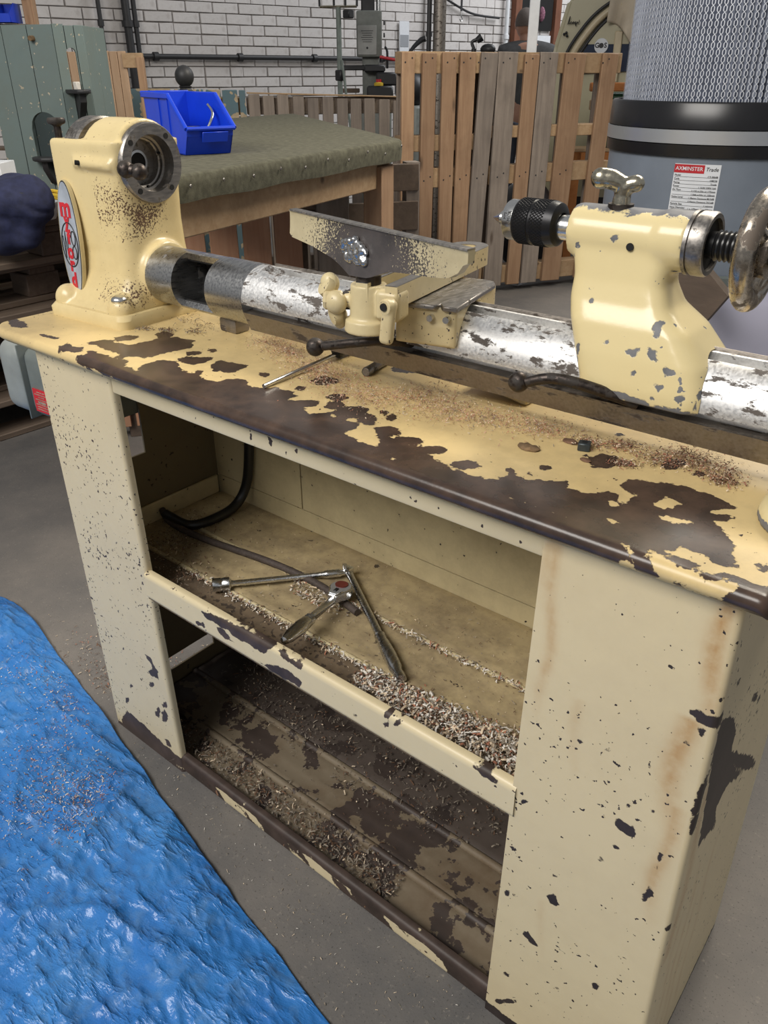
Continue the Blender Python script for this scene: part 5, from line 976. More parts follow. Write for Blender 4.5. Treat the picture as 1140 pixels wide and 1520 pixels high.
# low fence
la = Vector((-3.04, 2.38, 0)); lb = Vector((-2.09, 3.60, 0)); ldv = (lb-la).normalized(); lnv = Vector((ldv.y, -ldv.x, 0)); LR = Matrix(((ldv.x, -lnv.x, 0), (ldv.y, -lnv.y, 0), (0, 0, 1)))
def lpt(s, off, z): return la+ldv*s-lnv*off+Vector((0, 0, z))
p = thing('low_pallet', 'low weathered grey pallet fence standing below the brick wall', 'pallet', lpt(1.05, .04, 0))
for k in range(11):
    s = .665+.086*k; MB().box(lpt(s, 0, .53+random.uniform(-.006, .006)-.0035*k), (.064, .02, 1.06), LR @ Euler((0, R_(random.uniform(-.5, .5)), 0)).to_matrix(), .003).build('slat', M['greywood'], p)
for z in (1.0, .55, .1): MB().box(lpt(1.09, .06, z), (.92, .08, .09), LR, .003).build('rail', M['greywood_x'], p)
MB().box(lpt(1.09, .015, 1.056), (.92, .05, .008), LR @ Euler((0, R_(1.6), 0)).to_matrix(), .002).build('top_strip', M['pine_x'], p)
p = thing('painted_pallet', 'low pallet with teal paint splashed planks behind the blue bin', 'pallet', lpt(.3, .04, 0))
for a, b2 in ((-.02, .205), (.225, .285), (.30, .385), (.40, .48), (.49, .575), (.585, .62)): MB().box(lpt((a+b2)/2, 0, .548-.02*(a+b2)/2), (b2-a, .02, 1.096), LR, .003).build('plank', M['teal_splash'], p)
for z in (1.0, .5, .1): MB().box(lpt(.30, .06, z), (.62, .08, .09), LR, .003).build('rail', M['pine_x'], p)

# ------------------------------------------------------------------ left: stack of pallets with oddments, dovecote
def fpallet(z0, lab, dx, dy, rz):
    o = Vector((-1.56+dx, .30+dy, z0)); R3 = Matrix.Rotation(rz, 3, 'Z'); p = thing('flat_pallet', lab, 'pallet', o)
    def pt(x, y, z): return o+R3 @ Vector((x, y, z))
    for k in range(7): MB().box(pt(-.05-.155*k, .6, .134), (.10 if k else .115, 1.24, .022), R3, .003).build('deck_board', M['darkwood2'], p)
    for y in (.05, .6, 1.15): MB().box(pt(-.5, y, .112), (1.0, .10, .022), R3, .003).build('stringer_board', M['darkwood'], p)
    for x in (-.06, -.5, -.94):
        MB().box(pt(x, .6, .011), (.11, 1.24, .022), R3, .003).build('base_board', M['darkwood2'], p)
        for y in (.07, .6, 1.13): MB().box(pt(x, y, .062), (.11, .13, .078), R3, .004).build('block', M['darkwood'], p)
M['darkwood2'] = wood('dusty_dark_pallet', (.15, .105, .075), (.24, .18, .13), 'Y')
for k, (lab, dx, dy, rz) in enumerate((('lowest dark pallet of the stack on the floor at left', .02, 0, -.02), ('second dark pallet up in the stack at left', -.05, .03, .03), ('third dark pallet up in the stack at left', .03, .0, -.015), ('fourth dark pallet up in the stack at left', -.02, -.02, .02), ('topmost dark pallet of the stack at left, carrying the dovecote', .04, .02, -.01))): fpallet(.146*k, lab, dx, dy, rz)
ZT2 = .146*4+.1455
dv = thing('dovecote', 'old teal planked dovecote with arched openings on the pallet stack', 'dovecote', (-2.1, 1.35, ZT2))
DL, DB, DR = Vector((-2.22, 1.155, 0)), Vector((-1.958, 1.302, 0)), Vector((-1.921, 1.406, 0))
DC2 = Vector((-2.10, 1.62, 0)); DC3 = Vector((-2.38, 1.5, 0))
def face(P, Q, planks, holes):
    u = (Q-P).normalized(); n2 = Vector((u.y, -u.x, 0)); L = (Q-P).length
    FMx = Matrix(((u.x, 0, n2.x, P.x), (u.y, 0, n2.y, P.y), (0, 1, 0, 0), (0, 0, 0, 1)))
    for a, b2 in planks:
        mb = MB(); zt = 1.33+random.uniform(-.004, .004)
        cuts = [(h[0], h[1], h[2], h[3]) for h in holes if h[0] < b2 and h[1] > a]
        if not cuts: mb.prism([(a+.0015, ZT2), (b2-.0015, ZT2), (b2-.0015, zt), (a+.0015, zt)], FMx @ Matrix.Translation((0, 0, -.018)), .018, .0015)
        else:
            h0, h1, zb, ztp = cuts[0]; hc = (h0+h1)/2; r = (h1-h0)/2; x0 = a+.0015; x1 = b2-.0015
            xa, xb = max(x0, h0), min(x1, h1)
            arc_ = [(x, ztp-r+math.sqrt(max(0, r*r-(x-hc)**2))) for x in np.linspace(xa, xb, 10)]
            Tm = FMx @ Matrix.Translation((0, 0, -.018))
            mb.prism([(x0, zt)]+([(x0, arc_[0][1])] if xa > x0 else [])+arc_+([(x1, arc_[-1][1])] if xb < x1 else [])+[(x1, zt)], Tm, .018)
            if zb > ZT2+.01: mb.prism([(x0, ZT2), (x1, ZT2), (x1, zb), (x0, zb)], Tm, .018)
            if xa > x0+.002: mb.prism([(x0, zb), (xa, zb), (xa, arc_[0][1]), (x0, arc_[0][1])], Tm, .018)
            if xb < x1-.002: mb.prism([(xb, zb), (x1, zb), (x1, arc_[-1][1]), (xb, arc_[-1][1])], Tm, .018)
        mb.build('plank', M['teal'], dv)
    return FMx
LF = (DB-DL).length
F1 = face(DL, DB, ((0, .09), (.09, .195), (.195, LF)), ((.140, .262, .868, 1.035),))
RL = (DR-DB).length
F2 = face(DB, DR, ((0, .042), (.042, .078), (.078, RL)), ((.038, .074, 1.11, 1.255),))
face(DR, DC2, ((0, .14), (.14, (DC2-DR).length)), ()); face(DC3, DL, ((0, .18), (.18, (DL-DC3).length)), ())
mb = MB(); mb.prism([(v.x, v.y) for v in (DL, DB, DR, DC2, DC3)], Matrix.Translation((0, 0, ZT2)), .02); mb.build('floor_board', M['darkwood'], dv)
for Fx, x0, x1, z, dp in ((F1, .13, .275, .872, .08), (F2, .01, .10, 1.112, .11)):
    L_ = x1-x0; hp_ = [(x0, 0), (x1, 0)]+[((x0+x1)/2+L_/2*math.cos(R_(a)), dp*math.sin(R_(a))) for a in (30, 60, 90, 120, 150)]
    mb = MB(); mb.prism(hp_, Fx @ Matrix(((1, 0, 0, 0), (0, 0, 1, z-.012), (0, 1, 0, 0), (0, 0, 0, 1))), .014, .002); lg = mb.build('ledge', M['conduit'], dv)
    mb = MB(); mb.prism([(0, 0), (dp*.75, 0), (dp*.72, -.03), (dp*.45, -.06), (dp*.2, -.085), (0, -.09)], Fx @ Matrix(((0, 0, 1, (x0+x1)/2-.012), (0, 1, 0, z-.012), (1, 0, 0, 0), (0, 0, 0, 1))), .024); mb.build('bracket', M['conduit'], dv)
MB().box(F2 @ Vector((.056, 1.125, -.004)), (.03, .02, .03), None, .003).build('chipped_block', M['chip_white'], dv)
MB().cyl(F1 @ Vector((.215, 1.285, -.002)), F1 @ Vector((.215, 1.285, .02)), .010, .009, 14).build('peg', M['leaf'], dv)
# carton, cap-like navy bag, yellow line, white dish
d = thing('carton', 'white carton with a yellow label reading 315 behind the navy bag', 'box', (-1.76, .83, ZT2))
KR = Matrix.Rotation(R_(38), 3, 'Z'); MB().box((-1.775, .845, ZT2+.085), (.16, .12, .17), KR, .002).build('body', M['white'], d)
LM = Matrix.Translation((-1.775, .845, ZT2+.085)) @ KR.to_4x4() @ frame((0.02, -.061, .03), (1, 0, 0), (0, 0, 1)); MB().box(LM @ Vector((0, 0, 0)), (.10, .001, .06), KR).build('label', M['label_yellow'], d, label='yellow label')
text_mb('315', .05, LM @ Matrix.Rotation(math.pi, 4, 'Z') @ Matrix.Translation((0, 0, .0012)), .0002).build('label_text', M['ink'], d)
mb = MB(); mb.sphere((-1.425, .765, .80), .115, (1.0, .85, .75), 36); mb.sphere((-1.47, .74, .73), .12, (1.0, .8, .7), 36)
mb.cast(.008, 6)
for v in mb.bm.verts:
    v.co += v.normal*(.022*noise.noise(v.co*11)+.010*abs(noise.noise(Vector((v.co.x*14, v.co.y*14, v.co.z*34)))))
    if v.co.x > -1.52 and v.co.z < .70: v.co.z = max(v.co.z, .62)
d = thing('cloth_bag', 'crumpled navy cloth bag slumped over the edge of the pallet stack', 'bag', (-1.44, .75, .64)); mb.build('body', M['navy'], d, ang=180)
MB().tube([(-1.51, .675, .835), (-1.46, .672, .842), (-1.40, .69, .846), (-1.345, .735, .838), (-1.325, .78, .82)], .0045, 8, 5).build('hem_piping', M['ink'], d)
mb = MB()
rr = random.Random(2)
for k in range(6): 
    pts = [(-1.585+.006*rr.uniform(-1, 1)+.075*math.cos(a), 1.00+.055*math.sin(a)+.006*rr.uniform(-1, 1), ZT2+.008+.011*k+.004*math.sin(a*3+k)) for a in np.linspace(0, 6.283, 20)]
    mb.tube(pts, .0065, 8, 2)
mb.build('rope_coil', M['yellow'], label='coil of yellow rope on the pallet stack behind the headstock', cat='rope')
mb = MB().lathe([(0, 0), (.04, 0), (.055, .03), (.058, .055), (.054, .055), (.05, .03), (.036, .006), (0, .006)], (-1.52, .885, ZT2), (0, 0, 1), 24); mb.build('dish', M['white'], label='small white dish beside the yellow rope', cat='dish')
# pale clad crate behind
p = thing('clad_partition', 'pale vertical boarded timber partition behind the dovecote', 'partition', (-2.7, 2.0, 0))
qa = Vector((-2.90, 1.885, 0)); qd = Vector((.775, .632, 0)).normalized(); qn = Vector((qd.y, -qd.x, 0)); QR = Matrix(((qd.x, -qn.x, 0), (qd.y, -qn.y, 0), (0, 0, 1)))
for k in range(8): MB().box(qa+qd*(.02+.041*k)+Vector((0, 0, .632+random.uniform(-.003, .003))), (.0385, .016, 1.264), QR, .002).build('board', M['paleboard'], p)
MB().box(qa+qd*.395+Vector((0, 0, .62)), (.032, .04, 1.24), QR, .002).build('post', M['pine'], p); MB().box(qa+qd*.36+Vector((0, 0, 1.225)), (.10, .03, .065), QR, .002).build('rail', M['pine_x'], p); MB().box(qa+qd*.2-qn*.03+Vector((0, 0, .5)), (.42, .03, .08), QR, .002).build('rail', M['pine_x'], p)

# ------------------------------------------------------------------ wall services and far machines
d = thing('wall_conduit', 'black horizontal pipe clipped along the brick wall', 'pipe', wpt(5.5, 1.29, .05))
MB().cyl(wpt(3.6, 1.287, .05), wpt(8.2, 1.287, .05), .020, None, 14).build('pipe', M['conduit'], d)
for s in (3.9, 4.65, 5.4, 6.15, 6.9): MB().lathe([(.020, -.02), (.032, -.02), (.032, .02), (.020, .02)], wpt(s, 1.287, .05), WDIR, 16).build('clip', M['conduit'], d)
def vpipe(px_s, z0, z1, r, lab, mat='conduit', off=.06, cat='pipe', nm='wall_pipe', jr=None):
    d = thing(nm, lab, cat, wpt(px_s, z0, off)); MB().cyl(wpt(px_s, z0, off), wpt(px_s, z1, off), r, None, 14).build('pipe', M[mat], d)
    for z in (1.50,): MB().cyl(wpt(px_s, z-.02, off), wpt(px_s, z+.02, off), r*1.45, None, 14).build('joint', M[mat], d)
S_ = lambda P: (Vector(P)-WO).dot(WDIR)
vpipe(S_((-4.833, 3.412, 0)), 0, 2.6, .016, 'thin black pipe rising up the brick wall behind the partition')
vpipe(S_((-4.788, 3.615, 0)), 0, 2.6, .030, 'thick black pipe rising up the brick wall behind the partition')
vpipe(S_((-4.788, 3.615, 0))+.065, 0, 2.6, .018, 'slim black pipe tight against the thick wall pipe')
vpipe(S_((-4.139, 6.585, 0)), 0, 2.6, .022, 'dark pipe on the wall behind the steel column')
vpipe(S_((-3.912, 7.624, 0)), 0, 2.6, .022, 'white painted pipe on the wall left of the man', 'whitepole')
d = thing('wall_notice', 'small pale notice fixed to the brick wall beside the steel column', 'notice', wpt(6.45, 1.38, .03))
MB().box(wpt(6.45, 1.47, .03), (.12, .012, .26), Wrot, .003).build('sheet', M['white'], d); MB().box(wpt(6.45, 1.44, .0375), (.10, .003, .10), Wrot).build('picture', M['alu'], d)
mb = MB().tube([wpt(6.8, 1.86, .05), wpt(7.1, 1.75, .05), wpt(7.35, 1.685, .05), wpt(7.70, 1.665, .05)], .011, 8, 5); mb.build('slack_cable', M['conduit'], label='slack black cable drooping across the brick wall', cat='cable')
d = thing('hanging_hook', 'steel hook on a black strap hanging before the brick wall', 'hook', wpt(7.1, 1.62, .12))
MB().box(wpt(7.1, 2.05, .12), (.02, .008, .70), Wrot).build('strap', M['conduit'], d); MB().tube([wpt(7.1, 1.70, .12), wpt(7.1, 1.66, .12), wpt(7.115, 1.635, .12), wpt(7.1, 1.615, .12), wpt(7.08, 1.635, .12)], .006, 8, 4).build('hook', M['steel'], d)
d = thing('door_frame', 'brown timber door frame in the far brick wall', 'door frame', wpt(S_((-3.736, 8.428, 0)), 0, .03))
for ds in (0, -.62): MB().box(wpt(S_((-3.745, 8.38, 0))+ds, 1.2, .03), (.09, .10, 2.4), Wrot, .004).build('jamb', M['door_brown'], d)
MB().box(wpt(S_((-3.745, 8.38, 0))-.31, 1.72, .03), (.50, .03, .30), Wrot).build('dark_pane', M['bore'], d); MB().box(wpt(S_((-3.745, 8.38, 0))-.31, 1.0, .03), (.50, .03, 1.05), Wrot).build('panel', M['white'], d)
MB().sphere(wpt(S_((-3.745, 8.38, 0))-.24, 1.72, .05), .07, (.6, .3, 1), 14).build('pink_print', flat('pink_print', (.30, .13, .19), .7, 0, .6, 60), d)
# steel column
d = thing('steel_column', 'round dark steel roof column rising behind the pallet fence', 'column', (-2.2, 4.1, 0))
MB().cyl((-2.22, 4.15, 0), (-2.22, 4.15, 3.2), .040, None, 24).build('tube', M['rail'], d); MB().cyl((-2.27, 4.105, 0), (-2.27, 4.105, 3.2), .014, None, 12).build('side_conduit', M['conduit'], d)
MB().lathe([(.09, 0), (.09, .012), (.045, .014)], (-2.22, 4.15, 0), (0, 0, 1), 20).build('base_plate', M['rail'], d)
# lamp stand with a wire frame
d = thing('work_light', 'grey tripod pole carrying a square wire frame and small lamp', 'stand', (-3.1, 4.2, 0))
MB().cyl((-3.13, 4.21, 0), (-3.13, 4.21, 1.57), .020, .018, 14).build('pole', M['frame_green'], d)
sv = Vector((.83, .55, 0)).normalized(); sp = Vector((-3.13, 4.21, 1.575))
def spt(a, h): return sp+sv*a+Vector((0, 0, h))
for a, h in (((-.13, 0), (.13, 0)), ((-.13, 0), (-.135, .2)), ((.13, 0), (.135, .2)), ((-.03, 0), (-.03, .2)), ((.05, 0), (.05, .2)), ((-.135, .2), (.135, .2))):
    MB().tube([spt(*a), spt(*h)], .008, 8).build('frame_bar', M['brassy'] if a[1] == 0 and h[1] == 0 else M['conduit'], d)
MB().box(spt(.07, -.045), (.06, .06, .05), None, .006).build('lamp', M['black'], d); MB().box(spt(.0, -.42)+Vector((0, 0, 0)), (.06, .05, .07), None, .008).build('clamp', M['black'], d)
for a in (0, 120, 240): MB().cyl((-3.13, 4.21, .35), (-3.13+.3*math.cos(R_(a)), 4.21+.3*math.sin(R_(a)), .01), .012, None, 10).build('leg', M['frame_green'], d)
MB().cyl((-3.10, 4.2, 1.25), (-3.04, 4.25, .60), .009, None, 10).build('stay', M['frame_green'], d)
# milling machine
d = thing('milling_machine', 'grey-green milling machine with pale head standing before the brick wall', 'machine', (-3.22, 4.72, 0))
mv = Vector((.775, .632, 0)); mnv = Vector((mv.y, -mv.x, 0)); MR = Matrix(((mv.x, -mnv.x, 0), (mv.y, -mnv.y, 0), (0, 0, 1))); mc = Vector((-3.27, 4.74, 0))
def mpt(a, f, z): return mc+mv*a+mnv*f+Vector((0, 0, z))
MB().box(mpt(0, -.02, .50), (.30, .30, 1.0), MR, .02, 2).build('base', M['machine'], d); MB().box(mpt(-.01, -.02, 1.12), (.13, .16, .40), MR, .012, 2).build('column', M['machine'], d)
MB().box(mpt(-.02, .02, 1.425), (.19, .20, .30), MR, .012, 2).build('head', M['machine'], d); MB().box(mpt(-.035, .122, 1.385), (.14, .008, .19), MR, .002).build('cover_plate', M['machine_pale'], d)
mb = MB()
for k in range(6): mb.box(mpt(-.035, .1268, 1.445-.014*k), (.09-.012*(k % 3), .001, .003), MR)
mb.cyl(mpt(-.035, .1262, 1.335), mpt(-.035, .1275, 1.335), .008); mb.build('cover_print', M['ink'], d)
for z in (1.50, 1.42, 1.26): MB().box(mpt(.092, .05, z), (.012, .03, .03), MR, .003).build('catch', M['ink'], d)
MB().tube([mpt(.10, .06, 1.34), mpt(.115, .09, 1.31), mpt(.115, .09, 1.20)], .009, 8, 3).build('handle', M['ink'], d)
MB().box(mpt(-.03, -.02, 1.70), (.10, .10, .28), MR, .01).build('motor', M['conduit'], d); MB().cyl(mpt(.05, -.02, 1.56), mpt(.05, -.02, 1.9), .018, None, 12).build('drawbar', M['steel'], d)
MB().box(mpt(-.10, .05, 1.205), (.32, .06, .035), MR, .006).build('table_arm', M['black'], d); MB().box(mpt(.02, .10, 1.20), (.16, .12, .05), MR, .01).build('slide', M['black'], d)
MB().cyl(mpt(.06, .16, 1.275), mpt(.18, .18, 1.255), .010, None, 10).build('red_lever', M['red'], d, label='red lever'); MB().box(mpt(.11, .14, 1.13), (.16, .10, .09), MR, .012).build('vice', M['black'], d)
MB().lathe([(0, 0), (.035, 0), (.035, .018), (.02, .024), (0, .024)], mpt(.05, .2, 1.085), (0, 0, 1), 18).build('yellow_knob', M['yellow'], d, label='yellow knob'); MB().cyl(mpt(.05, .2, 1.108), mpt(.05, .2, 1.128), .02, None, 16).build('stop_button', M['red'], d, label='red stop button'); MB().box(mpt(.06, .2, 1.04), (.20, .08, .09), MR, .012).build('switch_box', M['black'], d)
MB().box(mpt(-.18, .02, 1.05), (.16, .12, .03), MR, .004).build('side_tray', M['darkwood'], d)
# scooter-like black machine with a lever beside the fence
d = thing('grinder', 'black bench machine with a curved arm half hidden by the pallet fence', 'machine', (-3.16, 5.10, 0))
MB().sphere((-3.17, 5.10, 1.05), .13, (1, 1, 1), 22).build('body', M['black'], d); MB().box((-3.17, 5.12, .47), (.24, .24, .94), None, .02).build('stand', M['machine'], d)
MB().tube([(-3.25, 5.03, 1.12), (-3.23, 5.10, 1.25), (-3.21, 5.16, 1.335), (-3.18, 5.23, 1.395), (-3.155, 5.26, 1.41)], [.012, .012, .014, .02, .024], 12, 5).build('arm', M['black'], d)
MB().sphere((-3.18, 5.15, 1.205), .088, (1.0, .5, 1.2), 18).build('guard', M['machine'], d)
d = thing('anglepoise', 'small black lamp arm peeping over the fence right of the column', 'lamp', (-1.92, 4.10, 0))
MB().cyl((-1.92, 4.10, 0), (-1.92, 4.10, 1.30), .015, None, 10).build('stem', M['black'], d); MB().tube([(-1.92, 4.10, 1.30), (-1.935, 4.10, 1.335), (-1.90, 4.12, 1.352)], .010, 8, 4).build('arm', M['black'], d); MB().sphere((-1.85, 4.15, 1.295), .04, (1.3, 1, .8), 14).build('shade', M['black'], d); MB().cyl((-1.91, 4.115, 1.342), (-1.885, 4.13, 1.362), .018, .024, 14).build('hood', M['black'], d)
# white pole leaning in front of the man
d = thing('white_pole', 'white square pole standing before the man behind the fence', 'pole', (-1.36, 3.85, 0))
MB().box((-1.375, 3.855, 1.45), (.055, .055, 2.9), Euler((0, 0, R_(30))).to_matrix() , .004).build('post', M['whitepole'], d); MB().box((-1.375, 3.855, .006), (.14, .14, .012), None, .002).build('foot', M['whitepole'], d)
# blue bins on a rack at the far left
d = thing('bin_rack', 'timber rack holding small blue bins at the far left of the wall', 'rack', (-3.5, 2.05, 0))
kd = Vector((.775, .632, 0)); kn = Vector((kd.y, -kd.x, 0)); KR2 = Matrix(((kd.x, -kn.x, 0), (kd.y, -kn.y, 0), (0, 0, 1))); k0 = Vector((-3.62, 1.98, 0))
def kpt(a, f, z): return k0+kd*a+kn*f+Vector((0, 0, z))
MB().box(kpt(.19, .0, .95), (.055, .06, 1.9), KR2, .003).build('post', M['pine'], d); MB().box(kpt(-.45, .0, .95), (.055, .06, 1.9), KR2, .003).build('post', M['pine'], d)
for z in (.8, 1.1, 1.408, 1.55): MB().box(kpt(-.13, .0, z-.012), (.64, .16, .014), KR2, .002).build('shelf', M['darkwood'], d)
for i, (a, z) in enumerate(((.085, 1.409), (-.025, 1.409), (-.135, 1.409), (.085, 1.551), (-.025, 1.551), (-.135, 1.551))):
    b_ = thing('small_bin', '%s small blue bin on the %s shelf of the rack' % (('right', 'middle', 'left')[i % 3], ('lower', 'upper')[i//3]), 'bin', kpt(a, .0, z), 'small blue bins on the rack')
    mb = MB(); Kx = Matrix.Translation(kpt(a, .03, z)) @ KR2.to_4x4(); W = .045
    for s in (-1, 1): mb.prism([(-.10, 0), (.05, 0), (.05, .09), (-.04, .09), (-.11, .04)], Kx @ Matrix(((0, 0, 1, s*W-.0015), (1, 0, 0, 0), (0, 1, 0, 0), (0, 0, 0, 1))), .003)
    mb.box(Kx @ Vector((0, -.025, .0025)), (.088, .15, .004), KR2); mb.box(Kx @ Vector((0, .05, .045)), (.088, .003, .09), KR2); mb.box(Kx @ Vector((0, -.105, .02)), (.088, .003, .04), KR2); mb.build('shell', M['blue'], b_)
    mb = MB(); [mb.sphere(Kx @ Vector((random.uniform(-.03, .03), random.uniform(-.07, .03), .03)), .018, (1, 1, .7), 8) for _ in range(6)]; mb.build('contents', M['leaf' if i % 2 else 'steel'], b_, kind='stuff')

# ------------------------------------------------------------------ dust collector
dc = thing('dust_collector', 'grey drum dust collector with pleated filter and black band', 'dust collector', (.517, 1.474, 0))
cc = Vector((.517, 1.474, 0)); RD = .25
MB().lathe([(RD-.004, .755), (RD-.001, .76), (RD, .775), (RD, 1.016), (.2, 1.016), (0, 1.015)], cc, (0, 0, 1), 72).build('drum', M['drum'], dc)
MB().lathe([(RD+.002, .748), (RD+.008, .752), (RD+.008, .768), (RD+.001, .772), (RD-.003, .75), (RD+.002, .748)], cc, (0, 0, 1), 72).build('bottom_rim', M['motor'], dc)
MB().lathe([(RD-.002, 1.008), (RD+.007, 1.010), (RD+.008, 1.033), (RD+.002, 1.034), (RD+.002, 1.062), (RD+.008, 1.063), (RD+.006, 1.110), (RD+.003, 1.114), (RD-.006, 1.114), (RD-.008, 1.02)], cc, (0, 0, 1), 72).build('black_band', M['band'], dc)
MB().lathe([(RD+.0025, 1.034), (RD+.0095, 1.035), (RD+.0095, 1.061), (RD+.0025, 1.062)], cc, (0, 0, 1), 72).build('clamp_strap', M['alu'], dc)
mb = MB(); NP = 110; RF = .232; rg = []
for z in (1.105, 1.75):
    rg.append([(cc.x+(RF-(.0 if k % 2 else .018))*math.cos(math.pi*k/NP), cc.y+(RF-(.0 if k % 2 else .018))*math.sin(math.pi*k/NP), z) for k in range(2*NP)])
mb.loft(rg, caps=True); mb.build('pleated_filter', M['pleat'], dc, ang=10)
mb = MB(); NH = 124; b = mb.bm
zs = np.arange(1.112, 1.62, .0062)
for k in range(NH):
    for s in (-1, 1):
        prev = None
        for j, z in enumerate(zs):
            # hexagon-like strand: wavers sideways half a cell per row
            th = 2*math.pi*(k+.25*s*(1 if (j//2) % 2 == 0 else -1)*(1 if True else 0))/NH if True else 0
            if math.sin(th-1.0) > .75: prev = None; continue
            c_, s_ = math.cos(th), math.sin(th); tx, ty = -s_, c_; r = RF+.0022; w = .00075
            q = [b.verts.new((cc.x+r*c_+tx*w*e, cc.y+r*s_+ty*w*e, z)) for e in (-1, 1)]
            if prev: b.faces.new((prev[0], prev[1], q[1], q[0]))
            prev = q
mb.build('wire_mesh', M['mesh'], dc, kind='stuff', recalc=False)
MB().lathe([(RF, 1.70), (RD, 1.70), (RD, 1.76), (0, 1.76)], cc, (0, 0, 1), 48).build('top_cap', M['band'], dc)
mb = MB(); rg = []
for z, r in ((.752, .245), (.70, .262), (.62, .272), (.5, .275), (.35, .272), (.2, .26), (.12, .22)): rg.append([(cc.x+(r+.006*noise.noise(Vector((math.cos(2*math.pi*k/64)*3, math.sin(2*math.pi*k/64)*3, z*6))))*math.cos(2*math.pi*k/64), cc.y+(r+.006*noise.noise(Vector((math.cos(2*math.pi*k/64)*3, math.sin(2*math.pi*k/64)*3, z*6))))*math.sin(2*math.pi*k/64), z) for k in range(64)])
mb.loft(rg); mb.build('dust_bag', M['bag'], dc, ang=80)
for a in (45, 165, 285): MB().cyl((cc.x+.24*math.cos(R_(a)), cc.y+.24*math.sin(R_(a)), .80), (cc.x+.31*math.cos(R_(a)), cc.y+.31*math.sin(R_(a)), .0), .014, None, 12).build('leg', M['conduit'], dc)
MB().loft([[Vector(c_) for c_ in ((.60, 1.10, .86), (.565, 1.10, .80), (.565, 1.13, .80), (.60, 1.13, .86))], [Vector(c_) for c_ in ((.715, 1.07, .775), (.68, 1.07, .715), (.68, 1.10, .715), (.715, 1.10, .775))]]).build('timber_strut', M['darkwood'], dc)
ln = Vector((.527-cc.x, 1.226-cc.y, 0)).normalized()
ln = Vector((.04, -.247, 0)).normalized(); lo_ = cc+ln*(RD+.0005); lt = Vector((-ln.y, ln.x, 0))
LMx = frame((lo_.x, lo_.y, .935), lt, (0, 0, 1))
def curvelab(w, h, cx, cz, lift):
    mb = MB(); G = []
    for i in range(9):
        x = cx-w/2+w*i/8; a = x/RD; 
        G.append([cc+(ln*math.cos(a)+lt*math.sin(a))*(RD+lift)+Vector((0, 0, z)) for z in (cz-h/2, cz+h/2)])
    mb.grid(G); return mb
LX = .0
curvelab(.094, .14, LX, .927, .0010).build('maker_label', M['white'], dc, label='white maker\'s label with a red heading')
curvelab(.062, .0165, LX-.016, .9875, .0016).build('label_heading', M['red'], dc)
def ltext(s, size, x, z, mat, al='CENTER', nm='label_text', sh=0, off=0):
    m = MB(); t2 = text_mb(s, size, Matrix(), .0001, al, sh, off)
    for v in t2.bm.verts:
        X = v.co.x+LX+x; a = X/RD; v.co = cc+(ln*math.cos(a)+lt*math.sin(a))*(RD+.0018+v.co.z)+Vector((0, 0, z+v.co.y))
    t2.build(nm, mat, dc, recalc=False)
ltext('AXMINSTER', .0105, -.016, .9875, M['white'], off=.0001); ltext('Trade', .0105, .030, .9875, M['ink'], sh=.2)
for i, (a_, b_) in enumerate((('Model', 'CT-90HB'), ('Code', '108236'), ('Rating', 'Trade'), ('Power', '1.1kW 230V 1ph'), ('Air Flow', '2,150 m3/hr at 175mm'), ('', '1,044 m3/hr at 100mm'), ('Noise Level', '1 Metre Distance 80.2dB'), ('', '3 Metre Distance 74.5dB'), ('Particle Size', '1 micron'), ('Hose Diameter', '1 x 175mm, 3 x 100mm'), ('Bag Capacity', '114 litre'), ('Overall L x W x H', '1050 x 600 x 1,980mm'), ('Weight', '61kg'))):
    z = .9745-.0072*i
    if a_: ltext(a_, .0052, -.0445, z, M['ink'], 'LEFT')
    ltext(b_, .0052, .0440, z-.0015, M['ink'], 'RIGHT')
ltext('axminster.co.uk', .0062, -.024, .874, M['ink']); ltext('CE', .014, .026, .870, M['ink'])
mb = MB(); [mb.absorb(curvelab(.088, .0006, LX, .9715-.0072*i, .0015).bm) for i in range(13)]; mb.build('label_rules', M['ink'], dc)

# ------------------------------------------------------------------ orange bench, green machine seen through the fence
d = thing('orange_bench', 'orange varnished timber bench seen through the right pallet', 'bench', (-1.05, 4.7, 0))
ov = Vector((.76, .65, 0)).normalized(); on = Vector((ov.y, -ov.x, 0)); OR = Matrix(((ov.x, -on.x, 0), (ov.y, -on.y, 0), (0, 0, 1))); oc = Vector((-1.10, 4.72, 0))
def opt(a, f, z): return oc+ov*a+on*f+Vector((0, 0, z))
MB().box(opt(0, 0, .66), (.75, .03, .13), OR, .003).build('apron', M['orange_wood'], d); MB().box(opt(0, -.09, .73), (.75, .22, .02), OR, .003).build('top', M['pine_x'], d)
for a in (-.34, .34):
    for f in (0, -.16): MB().box(opt(a, f-.01, .36), (.06, .05, .72), OR, .003).build('leg', M['orange_wood'], d)
d = thing('green_machine', 'dark green machine on the orange bench behind the fence', 'machine', opt(-.05, -.2, .74))
MB().box(opt(-.06, -.11, .90), (.30, .15, .32), OR, .03, 3).build('body', M['green'], d); MB().box(opt(-.06, -.02, 1.09), (.46, .06, .05), OR, .006).build('bar', M['orange_wood'], d); MB().box(opt(-.06, -.02, .99), (.44, .06, .06), OR, .006).build('rail', M['pine_x'], d)
d = thing('black_basket', 'black curved machine casing low behind the left pallet', 'machine', (-1.55, 4.24, 0))
MB().sphere((-1.55, 4.24, .286), .26, (.8, .8, 1.1), 20).build('casing', M['black'], d); MB().lathe([(.215, 0), (.225, .02), (.215, .04)], (-1.55, 4.24, .30), (0, 0, 1), 24).build('hoop', M['black_gloss'], d)

